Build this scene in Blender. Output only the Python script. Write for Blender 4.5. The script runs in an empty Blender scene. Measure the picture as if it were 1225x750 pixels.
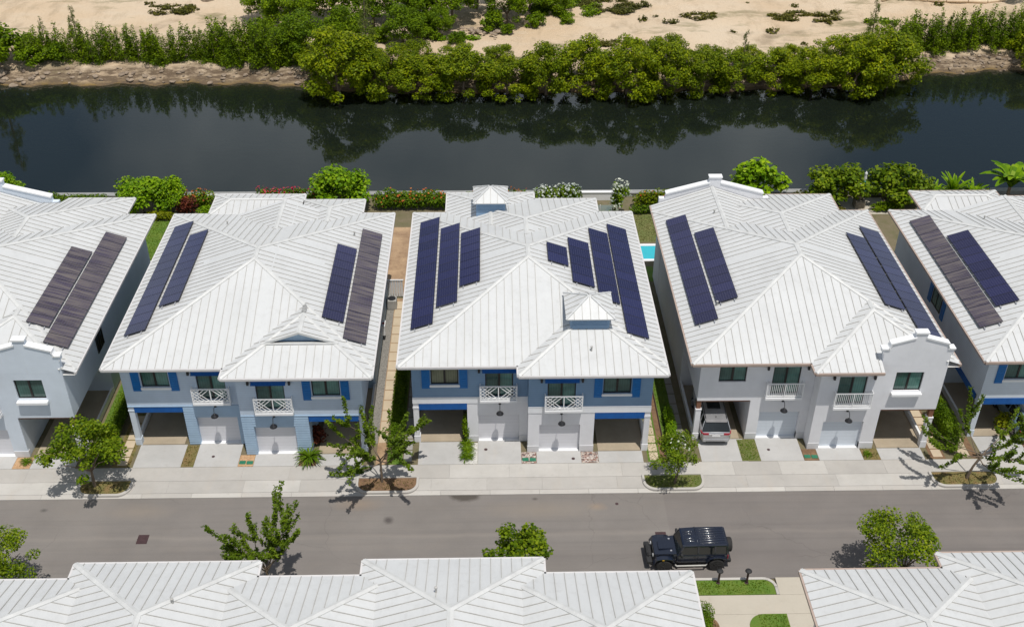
import bpy, math, random
import numpy as np
from mathutils import Vector, Matrix
R = math.radians
scene = bpy.context.scene
COL = scene.collection
rng = np.random.default_rng(11)
random.seed(5)

# ------------------------------------------------------------------ helpers
def link(o):
    COL.objects.link(o)
    return o

def tag(o, label=None, cat=None, group=None, kind=None):
    if label: o['label'] = label
    if cat: o['category'] = cat
    if group: o['group'] = group
    if kind: o['kind'] = kind
    return o

def empty(name, loc=(0, 0, 0), rz=0.0):
    o = bpy.data.objects.new(name, None)
    o.empty_display_size = .3
    o.location = loc
    o.rotation_euler = (0, 0, rz)
    return link(o)

def copy_tree(o, parent=None):
    c = o.copy()
    link(c)
    c.parent = parent
    for ch in list(o.children):
        copy_tree(ch, c)
    return c

class MB:
    """collects faces for ONE mesh object"""
    def __init__(s):
        s.v = []; s.f = []; s.m = []
    def face(s, pts, m=0):
        n = len(s.v)
        s.v += [tuple(p) for p in pts]
        s.f.append(tuple(range(n, n + len(pts)))); s.m.append(m)
    def raw(s, vs, fs, m=0):
        n = len(s.v)
        s.v += [tuple(p) for p in vs]
        for f in fs:
            s.f.append(tuple(i + n for i in f)); s.m.append(m)
    def box(s, x0, x1, y0, y1, z0, z1, m=0):
        vs = [(x0, y0, z0), (x1, y0, z0), (x1, y1, z0), (x0, y1, z0), (x0, y0, z1), (x1, y0, z1), (x1, y1, z1), (x0, y1, z1)]
        s.raw(vs, [(0, 3, 2, 1), (4, 5, 6, 7), (0, 1, 5, 4), (1, 2, 6, 5), (2, 3, 7, 6), (3, 0, 4, 7)], m)
    def bbox(s, x0, x1, y0, y1, z0, z1, c=.03, m=0):
        """box with chamfered vertical and top edges"""
        def ring(z, i):
            a, b, d, e = x0 + i, x1 - i, y0 + i, y1 - i
            return [(a + c, d, z), (b - c, d, z), (b, d + c, z), (b, e - c, z), (b - c, e, z), (a + c, e, z), (a, e - c, z), (a, d + c, z)]
        s.loft([ring(z0, 0), ring(z1 - c, 0), ring(z1, c * .8)], m)
    def loft(s, rings, m=0, cap=True, closed=True):
        n = len(rings[0]); base = len(s.v)
        for r in rings: s.v += [tuple(p) for p in r]
        for i in range(len(rings) - 1):
            for j in range(n if closed else n - 1):
                k = (j + 1) % n
                s.f.append((base + i * n + j, base + i * n + k, base + (i + 1) * n + k, base + (i + 1) * n + j)); s.m.append(m)
        if cap:
            s.f.append(tuple(base + j for j in reversed(range(n)))); s.m.append(m)
            s.f.append(tuple(base + (len(rings) - 1) * n + j for j in range(n))); s.m.append(m)
    def tube(s, pts, rad, n=7, m=0, cap=True):
        pts = [Vector(p) for p in pts]
        if not hasattr(rad, '__len__'): rad = [rad] * len(pts)
        rings = []
        for i, p in enumerate(pts):
            d = (pts[min(i + 1, len(pts) - 1)] - pts[max(i - 1, 0)]).normalized()
            a = d.cross(Vector((0, 0, 1)))
            if a.length < .05: a = d.cross(Vector((1, 0, 0)))
            a.normalize(); b = d.cross(a)
            rings.append([p + (a * math.cos(t) + b * math.sin(t)) * rad[i] for t in [2 * math.pi * k / n for k in range(n)]])
        s.loft(rings, m, cap)
    def bar(s, p, q, w, h, m=0):
        """box beam from p to q, w wide, h tall"""
        p = Vector(p); q = Vector(q); d = (q - p).normalized()
        a = d.cross(Vector((0, 0, 1)))
        if a.length < .01: a = Vector((1, 0, 0))
        a.normalize(); b = a.cross(d)
        rr = [[c + a * sx * w / 2 + b * sy * h / 2 for sx, sy in ((-1, -1), (1, -1), (1, 1), (-1, 1))] for c in (p, q)]
        s.loft(rr, m)
    def lathe(s, prof, c, n=16, m=0, axis='z'):
        rings = []
        for r, h in prof:
            ring = []
            for k in range(n):
                t = 2 * math.pi * k / n
                u, v = r * math.cos(t), r * math.sin(t)
                ring.append({'z': (c[0] + u, c[1] + v, c[2] + h), 'y': (c[0] + u, c[1] + h, c[2] + v), 'x': (c[0] + h, c[1] + u, c[2] + v)}[axis])
            rings.append(ring)
        s.loft(rings, m)
    def build(s, name, mats, parent=None, smooth=False, loc=None):
        me = bpy.data.meshes.new(name)
        me.from_pydata(s.v, [], s.f)
        for mt in (mats if isinstance(mats, (list, tuple)) else [mats]): me.materials.append(mt)
        if any(s.m): me.polygons.foreach_set('material_index', s.m)
        if smooth: me.polygons.foreach_set('use_smooth', [True] * len(me.polygons))
        me.update()
        o = link(bpy.data.objects.new(name, me))
        if parent: o.parent = parent
        if loc: o.location = loc
        return o

# ------------------------------------------------------------------ materials
def mat(name):
    m = bpy.data.materials.new(name); m.use_nodes = True
    nt = m.node_tree; b = nt.nodes['Principled BSDF']
    return m, nt, b
def N(nt, typ, **kw):
    n = nt.nodes.new(typ)
    for k, v in kw.items():
        if k.startswith('i_'): n.inputs[k[2:].replace('_', ' ')].default_value = v
        else: setattr(n, k, v)
    return n
def c4(c): return (c[0], c[1], c[2], 1)
def ramp(nt, src, stops):
    r = N(nt, 'ShaderNodeValToRGB'); el = r.color_ramp.elements
    while len(el) < len(stops): el.new(.5)
    for e, (p, c) in zip(el, stops): e.position = p; e.color = c4(c)
    nt.links.new(src, r.inputs[0]); return r.outputs[0]
def mixc(nt, f, a, b, blend='MIX'):
    n = N(nt, 'ShaderNodeMix', data_type='RGBA', blend_type=blend)
    for i, x in ((0, f), (6, a), (7, b)):
        if hasattr(x, 'links'): nt.links.new(x, n.inputs[i])
        else: n.inputs[i].default_value = x if i == 0 else c4(x)
    return n.outputs[2]
def math_(nt, op, a, b=None):
    n = N(nt, 'ShaderNodeMath', operation=op)
    for i, x in enumerate((a, b)):
        if x is None: continue
        if hasattr(x, 'links'): nt.links.new(x, n.inputs[i])
        else: n.inputs[i].default_value = x
    return n.outputs[0]
def coords(nt, kind='Object'):
    return N(nt, 'ShaderNodeTexCoord').outputs[kind]
def worldpos(nt): return N(nt, 'ShaderNodeNewGeometry').outputs['Position']
def noise(nt, vec, scale, detail=4, rough=.55, sc=None):
    if sc:
        mp = N(nt, 'ShaderNodeMapping'); mp.inputs['Scale'].default_value = sc
        nt.links.new(vec, mp.inputs[0]); vec = mp.outputs[0]
    n = N(nt, 'ShaderNodeTexNoise', i_Scale=scale, i_Detail=detail, i_Roughness=rough)
    nt.links.new(vec, n.inputs['Vector']); return n.outputs['Fac']
def bump(nt, b, h, strength=.3, dist=.02):
    n = N(nt, 'ShaderNodeBump', i_Strength=strength, i_Distance=dist)
    nt.links.new(h, n.inputs['Height']); nt.links.new(n.outputs[0], b.inputs['Normal'])
def simple(name, c, rough=.6, var=.12, scale=1.5, metal=0.0, bm=0.0, spec=.5, sc=None):
    m, nt, b = mat(name)
    b.inputs['Roughness'].default_value = rough; b.inputs['Metallic'].default_value = metal
    b.inputs['Specular IOR Level'].default_value = spec
    f = noise(nt, worldpos(nt), scale, 5, .6, sc)
    lo = [x * (1 - var) for x in c]; hi = [min(1, x * (1 + var)) for x in c]
    nt.links.new(ramp(nt, f, [(.3, lo), (.7, hi)]), b.inputs['Base Color'])
    if bm: bump(nt, b, noise(nt, worldpos(nt), 40, 3), bm)
    return m

M = {}
def roofmat(name, c):
    m, nt, b = mat(name)
    p = worldpos(nt)
    f = noise(nt, p, .35, 5, .6); g = noise(nt, p, 2.2, 4, .7)
    c1 = ramp(nt, f, [(.25, [x * .93 for x in c]), (.75, [min(1, x * 1.04) for x in c])])
    c2 = mixc(nt, math_(nt, 'MULTIPLY', ramp(nt, g, [(.52, (0, 0, 0)), (.8, (1, 1, 1))]), .4), c1, [x * .72 for x in (c[0], c[1] * .98, c[2] * .93)])
    k = noise(nt, p, 1.0, 5, .7, (2.2, .35, .3))
    c2 = mixc(nt, math_(nt, 'MULTIPLY', ramp(nt, k, [(.5, (0, 0, 0)), (.75, (1, 1, 1))]), .3), c2, [x * .80 for x in c])
    nt.links.new(c2, b.inputs['Base Color'])
    b.inputs['Roughness'].default_value = .45
    bump(nt, b, noise(nt, p, 3, 2), .08, .02)
    return m
M['roof'] = roofmat('roof_metal', (.565, .57, .565))
M['rib'] = simple('seam_metal', (.40, .39, .365), .5, .15)  # greyer than the roof sheet: thin shadow lines along the seams painted in
M['cap'] = simple('ridge_metal', (.56, .56, .545), .45, .1)
M['gutter'] = simple('gutter_white', (.60, .58, .57), .4, .05)
M['gutter_brown'] = simple('gutter_brown', (.40, .31, .26), .45, .1)
M['soffit'] = simple('soffit', (.66, .65, .63), .7, .04)
def stucco(name, c):
    m, nt, b = mat(name)
    p = worldpos(nt)
    f = noise(nt, p, .7, 5, .65); s = noise(nt, p, 2.0, 4, .6, (3, 3, .35))
    a = ramp(nt, f, [(.3, [x * .94 for x in c]), (.7, [min(1, x * 1.05) for x in c])])
    a = mixc(nt, math_(nt, 'MULTIPLY', ramp(nt, s, [(.58, (0, 0, 0)), (.85, (1, 1, 1))]), .12), a, (.42, .40, .37))
    nt.links.new(a, b.inputs['Base Color']); b.inputs['Roughness'].default_value = .85
    bump(nt, b, noise(nt, p, 30, 3), .25, .01)
    return m
M['stucco'] = stucco('white_stucco', (.72, .72, .74))
M['stucco_cool'] = stucco('cool_white_stucco', (.60, .66, .73))
M['plinth'] = stucco('plinth_stucco', (.62, .62, .63))
def siding(name, c, pitch=.16, depth=.5):
    m, nt, b = mat(name)
    p = worldpos(nt); sep = N(nt, 'ShaderNodeSeparateXYZ'); nt.links.new(p, sep.inputs[0])
    w = math_(nt, 'FRACT', math_(nt, 'DIVIDE', sep.outputs[2], pitch))
    line = ramp(nt, w, [(.0, (.72, .72, .72)), (.12, (1, 1, 1)), (1, (.97, .97, .97))])
    f = noise(nt, p, .8, 5, .6)
    a = ramp(nt, f, [(.3, [x * .93 for x in c]), (.7, [min(1, x * 1.06) for x in c])])
    nt.links.new(mixc(nt, 1.0, a, line, 'MULTIPLY'), b.inputs['Base Color'])
    b.inputs['Roughness'].default_value = .6
    bump(nt, b, math_(nt, 'SUBTRACT', 1.0, w), depth, .02)
    return m
M['blue_siding'] = siding('blue_siding', (.19, .30, .44))
M['pale_siding'] = siding('pale_blue_siding', (.50, .59, .70), .17, .3)
M['sky_board'] = simple('sky_blue_board', (.34, .465, .60), .55, .07)
M['pale_e'] = siding('ice_blue_siding', (.60, .66, .73), .17, .3)
M['band'] = simple('white_trim', (.76, .77, .79), .55, .04)
M['blue'] = simple('cobalt_paint', (.002, .135, .40), .5, .12, 3)
M['blue_dk'] = simple('blue_canvas', (.002, .085, .32), .8, .12, 3)
M['frame'] = simple('bronze_frame', (.014, .012, .012), .4, .1)
M['white'] = simple('white_paint', (.8, .8, .8), .4, .03)
M['black'] = simple('black_metal', (.015, .015, .017), .4, .1)
M['wood'] = simple('brown_timber', (.20, .09, .05), .6, .2, 3)
def glass(name, c):
    m, nt, b = mat(name)
    p = worldpos(nt); f = noise(nt, p, .9, 3, .5)
    sep = N(nt, 'ShaderNodeSeparateXYZ'); nt.links.new(p, sep.inputs[0])
    w = math_(nt, 'SINE', math_(nt, 'MULTIPLY', sep.outputs[0], 42.0))
    a = ramp(nt, f, [(.3, [x * .6 for x in c]), (.7, [x * 1.3 for x in c])])
    a = mixc(nt, math_(nt, 'MULTIPLY', ramp(nt, w, [(.3, (0, 0, 0)), (.8, (1, 1, 1))]), .3), a, [x * .45 for x in c])
    nt.links.new(a, b.inputs['Base Color'])
    b.inputs['Roughness'].default_value = .06; b.inputs['Specular IOR Level'].default_value = .6
    return m
M['glass'] = glass('tinted_glass', (.055, .12, .105))
M['glass_pale'] = glass('curtained_glass', (.10, .22, .19))
M['glass_warm'] = glass('warm_curtained_glass', (.16, .17, .11))
M['glass_dk'] = glass('dark_glass', (.012, .016, .018))
def gdoor(name, c):
    m, nt, b = mat(name)
    p = worldpos(nt); sep = N(nt, 'ShaderNodeSeparateXYZ'); nt.links.new(p, sep.inputs[0])
    w = math_(nt, 'FRACT', math_(nt, 'DIVIDE', sep.outputs[2], .27))
    nt.links.new(ramp(nt, w, [(0, [x * .75 for x in c]), (.08, c), (1, c)]), b.inputs['Base Color'])
    b.inputs['Roughness'].default_value = .5
    return m
M['gdoor'] = gdoor('garage_door_white', (.66, .66, .69))
M['gdoor_d'] = gdoor('garage_door_pale_blue', (.60, .65, .71))

def concrete(name, c, var=.1, joints=False):
    m, nt, b = mat(name)
    p = worldpos(nt)
    f = noise(nt, p, .45, 6, .65); g = noise(nt, p, 2.3, 5, .7); st = noise(nt, p, 1.2, 4, .6, (1, .25, 1))
    a = ramp(nt, f, [(.28, [x * (1 - var) for x in c]), (.72, [min(1, x * (1 + var)) for x in c])])
    isl = N(nt, 'ShaderNodeNewGeometry').outputs['Random Per Island']
    a = mixc(nt, 1.0, a, ramp(nt, isl, [(0, (.90, .89, .88)), (.5, (.97, .96, .95)), (1, (1.08, 1.08, 1.07))]), 'MULTIPLY')
    a = mixc(nt, math_(nt, 'MULTIPLY', ramp(nt, g, [(.55, (0, 0, 0)), (.75, (1, 1, 1))]), .3), a, [c[0] * .72, c[1] * .68, c[2] * .62])
    a = mixc(nt, math_(nt, 'MULTIPLY', ramp(nt, st, [(.55, (0, 0, 0)), (.8, (1, 1, 1))]), .25), a, [c[0] * 1.05, c[1] * .9, c[2] * .74])
    nt.links.new(a, b.inputs['Base Color']); b.inputs['Roughness'].default_value = .9
    bump(nt, b, noise(nt, p, 25, 4), .2, .01)
    return m
M['pavement'] = concrete('pavement_concrete', (.43, .412, .385))
M['gutterstrip'] = concrete('kerb_concrete', (.45, .43, .40), .06)
M['driveway'] = concrete('driveway_concrete', (.43, .425, .415), .11)
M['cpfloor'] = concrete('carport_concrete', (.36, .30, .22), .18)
M['path'] = concrete('garden_path_concrete', (.47, .43, .36), .06)
M['stone_pale'] = concrete('paver_sand', (.52, .43, .31), .12)
M['stone_grey'] = concrete('paver_grey', (.30, .29, .27), .12)

def asphalt():
    m, nt, b = mat('asphalt')
    p = worldpos(nt)
    f = noise(nt, p, .22, 6, .6); g = noise(nt, p, 1.3, 6, .7, (.45, 1, 1)); fine = noise(nt, p, 35, 3, .7)
    c = (.205, .186, .17)
    a = ramp(nt, f, [(.25, [x * .86 for x in c]), (.75, [x * 1.12 for x in c])])
    a = mixc(nt, math_(nt, 'MULTIPLY', ramp(nt, g, [(.5, (0, 0, 0)), (.8, (1, 1, 1))]), .35), a, (.24, .205, .175))
    a = mixc(nt, .22, a, ramp(nt, fine, [(.3, (.4, .4, .4)), (.7, (1, 1, 1))]), 'MULTIPLY')
    sep = N(nt, 'ShaderNodeSeparateXYZ'); nt.links.new(p, sep.inputs[0])
    # tyre-worn lane bands and the long construction seam
    wob = math_(nt, 'MULTIPLY', math_(nt, 'SUBTRACT', noise(nt, p, .3, 3), .5), .5)
    yy = math_(nt, 'ADD', sep.outputs[1], wob)
    def band(c0, w):
        d = math_(nt, 'ABSOLUTE', math_(nt, 'SUBTRACT', yy, c0))
        n = N(nt, 'ShaderNodeMapRange', i_From_Min=w, i_From_Max=0.0); nt.links.new(d, n.inputs[0]); return n.outputs[0]
    a = mixc(nt, math_(nt, 'MULTIPLY', band(45.0, .25), .35), a, (.27, .24, .21))
    a = mixc(nt, math_(nt, 'MULTIPLY', band(43.2, .9), .18), a, (.12, .105, .1))
    trk = noise(nt, p, 1.0, 4, .6, (.06, 2.2, 1)); a = mixc(nt, math_(nt, 'MULTIPLY', ramp(nt, trk, [(.5, (0, 0, 0)), (.72, (1, 1, 1))]), .35), a, (.125, .115, .108))
    vo = N(nt, 'ShaderNodeTexVoronoi', feature='DISTANCE_TO_EDGE', i_Scale=.16); wv = N(nt, 'ShaderNodeVectorMath', operation='ADD')
    nz = N(nt, 'ShaderNodeTexNoise', i_Scale=.9, i_Detail=5); nt.links.new(p, nz.inputs['Vector']); nt.links.new(p, wv.inputs[0]); nt.links.new(nz.outputs['Color'], wv.inputs[1]); nt.links.new(wv.outputs[0], vo.inputs['Vector'])
    crk = math_(nt, 'MULTIPLY', math_(nt, 'LESS_THAN', vo.outputs['Distance'], .004), ramp(nt, noise(nt, p, .12, 2), [(.5, (0, 0, 0)), (.56, (1, 1, 1))])); a = mixc(nt, math_(nt, 'MULTIPLY', crk, .2), a, (.07, .062, .058))
    # blotches: oil and repair stains
    def blot(x, y, rx, ry, col, amt, hard=.6):
        vx = math_(nt, 'DIVIDE', math_(nt, 'SUBTRACT', sep.outputs[0], x), rx)
        vy = math_(nt, 'DIVIDE', math_(nt, 'SUBTRACT', sep.outputs[1], y), ry)
        d = math_(nt, 'SQRT', math_(nt, 'ADD', math_(nt, 'MULTIPLY', vx, vx), math_(nt, 'MULTIPLY', vy, vy)))
        d = math_(nt, 'ADD', d, math_(nt, 'MULTIPLY', math_(nt, 'SUBTRACT', noise(nt, p, 2.5, 4), .5), .5))
        n = N(nt, 'ShaderNodeMapRange', i_From_Min=1.0, i_From_Max=hard); nt.links.new(d, n.inputs[0])
        return mixc(nt, math_(nt, 'MULTIPLY', n.outputs[0], amt), a, col)
    jx = N(nt, 'ShaderNodeMapRange', i_From_Min=10.42, i_From_Max=10.5); nt.links.new(math_(nt, 'ADD', sep.outputs[0], math_(nt, 'MULTIPLY', wob, .3)), jx.inputs[0])
    a = mixc(nt, math_(nt, 'MULTIPLY', jx.outputs[0], .9), a, mixc(nt, 1.0, a, (.90, .89, .90), 'MULTIPLY'))
    a = blot(-1.5, 48.35, 1.1, .75, (.06, .05, .04), .85)
    a = blot(-6.0, 46.25, .38, .42, (.06, .05, .048), .8, .2)
    a = blot(2.7, 47.9, .25, .16, (.07, .06, .055), .8, .2)
    a = blot(6.4, 47.2, .7, .4, (.30, .22, .15), .5, .1)
    a = blot(-20.8, 47.2, 2.4, .8, (.25, .21, .17), .5, .1)
    a = blot(-8.0, 47.6, 1.8, .7, (.27, .2, .14), .5, .1)
    a = blot(-26.5, 47.4, .3, .2, (.06, .055, .05), .7, .2)
    a = blot(3.0, 47.0, 4.0, 1.0, (.25, .21, .165), .45, .1)
    nt.links.new(a, b.inputs['Base Color']); b.inputs['Roughness'].default_value = .92
    bump(nt, b, fine, .25, .01)
    return m
M['asphalt'] = asphalt()

def soil(name, c, c2, scale=1.2, bm=.5, sc2=14):
    m, nt, b = mat(name)
    p = worldpos(nt)
    f = noise(nt, p, scale, 6, .7); g = noise(nt, p, sc2, 4, .7)
    a = ramp(nt, f, [(.35, c), (.65, c2)])
    a = mixc(nt, .5, a, ramp(nt, g, [(.3, (.5, .5, .5)), (.7, (1, 1, 1))]), 'MULTIPLY')
    nt.links.new(a, b.inputs['Base Color']); b.inputs['Roughness'].default_value = .95
    bump(nt, b, g, bm, .05)
    return m
M['ground'] = soil('yard_soil', (.20, .16, .10), (.14, .13, .06))
M['dirt'] = soil('bare_dirt', (.50, .34, .20), (.27, .17, .10), .7)
M['mulch'] = soil('mulch', (.16, .09, .05), (.28, .17, .09), 2.5, .8, 22)
M['drygrass'] = soil('dry_grass', (.17, .17, .05), (.26, .17, .07), 1.6, .8, 30)
M['grass'] = soil('mown_grass', (.10, .21, .02), (.16, .22, .03), 1.0, .8, 30)
M['grass2'] = soil('patchy_grass', (.13, .17, .04), (.19, .18, .06), 1.2, .8, 30)
def pebble(name, cols, scale=9):
    m, nt, b = mat(name)
    v = N(nt, 'ShaderNodeTexVoronoi', i_Scale=scale); nt.links.new(worldpos(nt), v.inputs['Vector'])
    w = N(nt, 'ShaderNodeSeparateColor'); nt.links.new(v.outputs['Color'], w.inputs[0])
    nt.links.new(ramp(nt, w.outputs[0], [(i / max(1, len(cols) - 1), c) for i, c in enumerate(cols)]), b.inputs['Base Color'])
    b.inputs['Roughness'].default_value = .8
    bump(nt, b, math_(nt, 'SUBTRACT', 1.0, v.outputs['Distance']), 1.0, .06)
    return m
M['pebble'] = pebble('river_pebbles', [(.5, .42, .36), (.16, .07, .05), (.55, .50, .46), (.28, .14, .10), (.10, .08, .08), (.6, .55, .48)])
M['gravel_white'] = pebble('white_gravel', [(.6, .58, .54), (.7, .68, .64), (.5, .48, .44)], 14)
M['gravel_orange'] = pebble('orange_gravel', [(.5, .30, .15), (.58, .38, .22), (.42, .22, .10)], 14)
M['gravel_grey'] = pebble('grey_gravel', [(.22, .21, .19), (.30, .28, .25), (.18, .17, .15)], 14)
M['pool'] = simple('pool_lining', (.03, .42, .50), .1, .05)
M['lid'] = simple('green_plastic', (.02, .16, .09), .5, .1)
M['iron'] = simple('rusty_iron', (.055, .028, .03), .7, .2, 4)

def sand():
    m, nt, b = mat('coral_sand')
    p = worldpos(nt)
    f = noise(nt, p, .06, 6, .6); g = noise(nt, p, .5, 6, .7, (.5, 1.3, 1)); h = noise(nt, p, 3, 5, .75)
    a = ramp(nt, f, [(.3, (.63, .51, .37)), (.7, (.55, .40, .25))])
    a = mixc(nt, math_(nt, 'MULTIPLY', ramp(nt, g, [(.5, (0, 0, 0)), (.72, (1, 1, 1))]), .55), a, (.60, .50, .375))
    a = mixc(nt, math_(nt, 'MULTIPLY', ramp(nt, h, [(.6, (0, 0, 0)), (.74, (1, 1, 1))]), .5), a, (.33, .25, .16))
    # olive ground cover creeping over the sand in patches
    k = noise(nt, p, .16, 5, .65, (.6, 1.3, 1))
    sep = N(nt, 'ShaderNodeSeparateXYZ'); nt.links.new(p, sep.inputs[0])
    a = mixc(nt, math_(nt, 'MULTIPLY', ramp(nt, k, [(.55, (0, 0, 0)), (.66, (1, 1, 1))]), .7), a, (.17, .15, .06))
    k2 = noise(nt, p, .45, 6, .7, (1, .35, 1)); a = mixc(nt, math_(nt, 'MULTIPLY', ramp(nt, k2, [(.52, (0, 0, 0)), (.66, (1, 1, 1))]), .5), a, (.36, .27, .17))
    # damp yellow weed line along the water
    n = N(nt, 'ShaderNodeMapRange', i_From_Min=-.35, i_From_Max=-.75); nt.links.new(sep.outputs[2], n.inputs[0])
    a = mixc(nt, n.outputs[0], a, (.24, .15, .03))
    le = noise(nt, p, 1.1, 6, .75, (.5, 1, 3.5))
    nb = N(nt, 'ShaderNodeMapRange', i_From_Min=.42, i_From_Max=.15); nt.links.new(sep.outputs[2], nb.inputs[0])
    a = mixc(nt, math_(nt, 'MULTIPLY', nb.outputs[0], ramp(nt, le, [(.36, (.25, .25, .25)), (.54, (1, 1, 1))])), a, (.13, .09, .055))
    nt.links.new(a, b.inputs['Base Color']); b.inputs['Roughness'].default_value = .95
    bump(nt, b, h, .8, .25)
    return m
M['sand'] = sand()
M['bed'] = soil('canal_bed', (.05, .045, .02), (.03, .03, .02), .3)
M['rock'] = soil('limestone', (.42, .33, .24), (.20, .15, .11), 1.5, .8, 6)
M['seawall'] = simple('seawall_white', (.27, .27, .26), .7, .1)
M['timber_pale'] = simple('bleached_pipe', (.62, .48, .32), .6, .12)

def leafmat(name, dark, light, trans=.3, tip=None):
    if name.startswith('leaf'): dark, light = (dark[0] * .9, dark[1] * .92, dark[2] * .6), (light[0] * 1.06, light[1] * 1.02, light[2] * .6)
    m, nt, b = mat(name)
    isl = N(nt, 'ShaderNodeNewGeometry').outputs['Random Per Island']
    oi = N(nt, 'ShaderNodeObjectInfo').outputs['Random']
    st = [(0, dark), (.75, light)] + ([(1, tip)] if tip else [])
    a = ramp(nt, isl, st)
    f = noise(nt, worldpos(nt), .55, 3, .5)
    a = mixc(nt, 1.0, a, ramp(nt, f, [(.35, (.62, .70, .66)), (.65, (1.0, 1.0, 1.0))]), 'MULTIPLY')
    a = mixc(nt, 1.0, a, ramp(nt, oi, [(0, (.72, .78, .85)), (1, (1.0, 1.0, .9))]), 'MULTIPLY')
    nt.links.new(a, b.inputs['Base Color']); b.inputs['Roughness'].default_value = .5
    b.inputs['Specular IOR Level'].default_value = .12
    tr = N(nt, 'ShaderNodeBsdfTranslucent'); nt.links.new(a, tr.inputs[0])
    mx = N(nt, 'ShaderNodeMixShader'); mx.inputs[0].default_value = trans
    out = nt.nodes['Material Output']
    nt.links.new(b.outputs[0], mx.inputs[1]); nt.links.new(tr.outputs[0], mx.inputs[2]); nt.links.new(mx.outputs[0], out.inputs[0])
    return m
M['leaf_mangrove'] = leafmat('leaf_mangrove', (.095, .145, .006), (.30, .37, .008), .38, (.42, .42, .012))
M['leaf_upland'] = leafmat('leaf_upland', (.07, .13, .008), (.25, .36, .012), .38)
M['leaf_sapling'] = leafmat('leaf_sapling', (.065, .12, .008), (.235, .33, .012), .38)
M['leaf_street'] = leafmat('leaf_street', (.065, .13, .008), (.25, .34, .014), .35, (.33, .38, .02))
M['leaf_sparse'] = leafmat('leaf_sparse', (.075, .125, .012), (.19, .27, .02), .3)
M['leaf_lime'] = leafmat('leaf_lime', (.12, .25, .008), (.28, .45, .012), .3, (.40, .52, .02))
M['leaf_hedge'] = leafmat('leaf_hedge', (0.070, 0.142, 0.009), (0.186, 0.284, 0.013), .25)
M['leaf_needle'] = leafmat('leaf_needle', (0.109, 0.142, 0.033), (0.217, 0.256, 0.066), .2)
M['leaf_yellow'] = leafmat('leaf_yellow', (.16, .20, .01), (.36, .36, .02), .25)
M['leaf_purple'] = leafmat('leaf_purple', (.09, .02, .03), (.20, .05, .04), .2)
M['leaf_dry'] = leafmat('leaf_dry', (.09, .08, .02), (.16, .15, .04), .2)
M['petal_white'] = leafmat('petal_white', (.62, .6, .48), (.8, .8, .72), .2)
M['petal_orange'] = leafmat('petal_orange', (.55, .10, .03), (.65, .22, .06), .2)
M['petal_pink'] = leafmat('petal_pink', (.55, .02, .06), (.7, .05, .12), .2)
M['bark'] = simple('bark', (.16, .12, .085), .9, .25, 6)
def panelmat(name, c, stripe=None):
    m, nt, b = mat(name)
    p = coords(nt, 'Object'); sep = N(nt, 'ShaderNodeSeparateXYZ'); nt.links.new(p, sep.inputs[0])
    def grid(o, pitch):
        w = math_(nt, 'ABSOLUTE', math_(nt, 'SUBTRACT', math_(nt, 'FRACT', math_(nt, 'ADD', math_(nt, 'DIVIDE', o, pitch), 50.0)), .5))
        return math_(nt, 'GREATER_THAN', w, .455)
    ln = math_(nt, 'MAXIMUM', grid(sep.outputs[0], .156), grid(sep.outputs[1], .156))
    oi = N(nt, 'ShaderNodeObjectInfo').outputs['Random']
    a = mixc(nt, oi, [x * .8 for x in c], [x * 1.25 for x in c])
    if stripe:
        vy = N(nt, 'ShaderNodeCombineXYZ'); 
        wp = N(nt, 'ShaderNodeSeparateXYZ'); nt.links.new(worldpos(nt), wp.inputs[0])
        nt.links.new(math_(nt, 'MULTIPLY', wp.outputs[1], 4.5), vy.inputs[0])
        nt.links.new(math_(nt, 'MULTIPLY', wp.outputs[0], .35), vy.inputs[1])
        s = noise(nt, vy.outputs[0], 1.0, 4, .7)
        a = mixc(nt, ramp(nt, s, [(.40, (0, 0, 0)), (.60, (1, 1, 1))]), a, stripe)
    a = mixc(nt, math_(nt, 'MULTIPLY', ln, .5), a, (.12, .12, .19))
    nt.links.new(a, b.inputs['Base Color']); b.inputs['Roughness'].default_value = .12 if not stripe else .3
    b.inputs['Specular IOR Level'].default_value = .35
    return m
M['pv'] = panelmat('solar_cells', (.016, .017, .056))
M['pv_painted_sheen'] = panelmat('painted_sheen_solar_cells', (.045, .035, .055), (.135, .115, .105))  # brownish bands: sky reflection painted into the cell colour
M['pvframe'] = simple('panel_frame', (.02, .02, .03), .4, .1)
M['alu'] = simple('aluminium', (.6, .6, .62), .35, .05, metal=.6)
def paint(name, c, rough=.15, metal=.3):
    m, nt, b = mat(name)
    f = noise(nt, worldpos(nt), 2, 3)
    nt.links.new(ramp(nt, f, [(.3, [x * .9 for x in c]), (.7, [x * 1.1 for x in c])]), b.inputs['Base Color'])
    b.inputs['Roughness'].default_value = rough; b.inputs['Metallic'].default_value = metal
    b.inputs['Coat Weight'].default_value = .5; b.inputs['Coat Roughness'].default_value = .08
    return m
M['car_black'] = paint('black_car_paint', (.011, .015, .028), .16, .0)
M['car_silver'] = paint('silver_car_paint', (.43, .43, .44), .25, .55)
M['car_blue'] = paint('grey_blue_car_paint', (.22, .32, .40), .25, .4)
M['tyre'] = simple('tyre_rubber', (.022, .021, .021), .85, .15)
M['rim'] = simple('dark_rim', (.06, .06, .062), .35, .1, metal=.6)
M['red'] = simple('red_lamp', (.35, .012, .03), .2, .1)
M['amber'] = simple('amber_lamp', (.6, .35, .03), .2, .1)
M['lens'] = simple('clear_lamp', (.5, .5, .5), .1, .05)
M['bumper'] = simple('matte_black_plastic', (.02, .02, .021), .7, .15)
M['teal'] = simple('teal_cloth', (.05, .36, .36), .7, .15)
M['cloth'] = simple('white_cloth', (.7, .7, .7), .8, .1)
M['carving'] = soil('carved_stone', (.32, .28, .22), (.20, .17, .13), 4, .6, 12)

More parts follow.
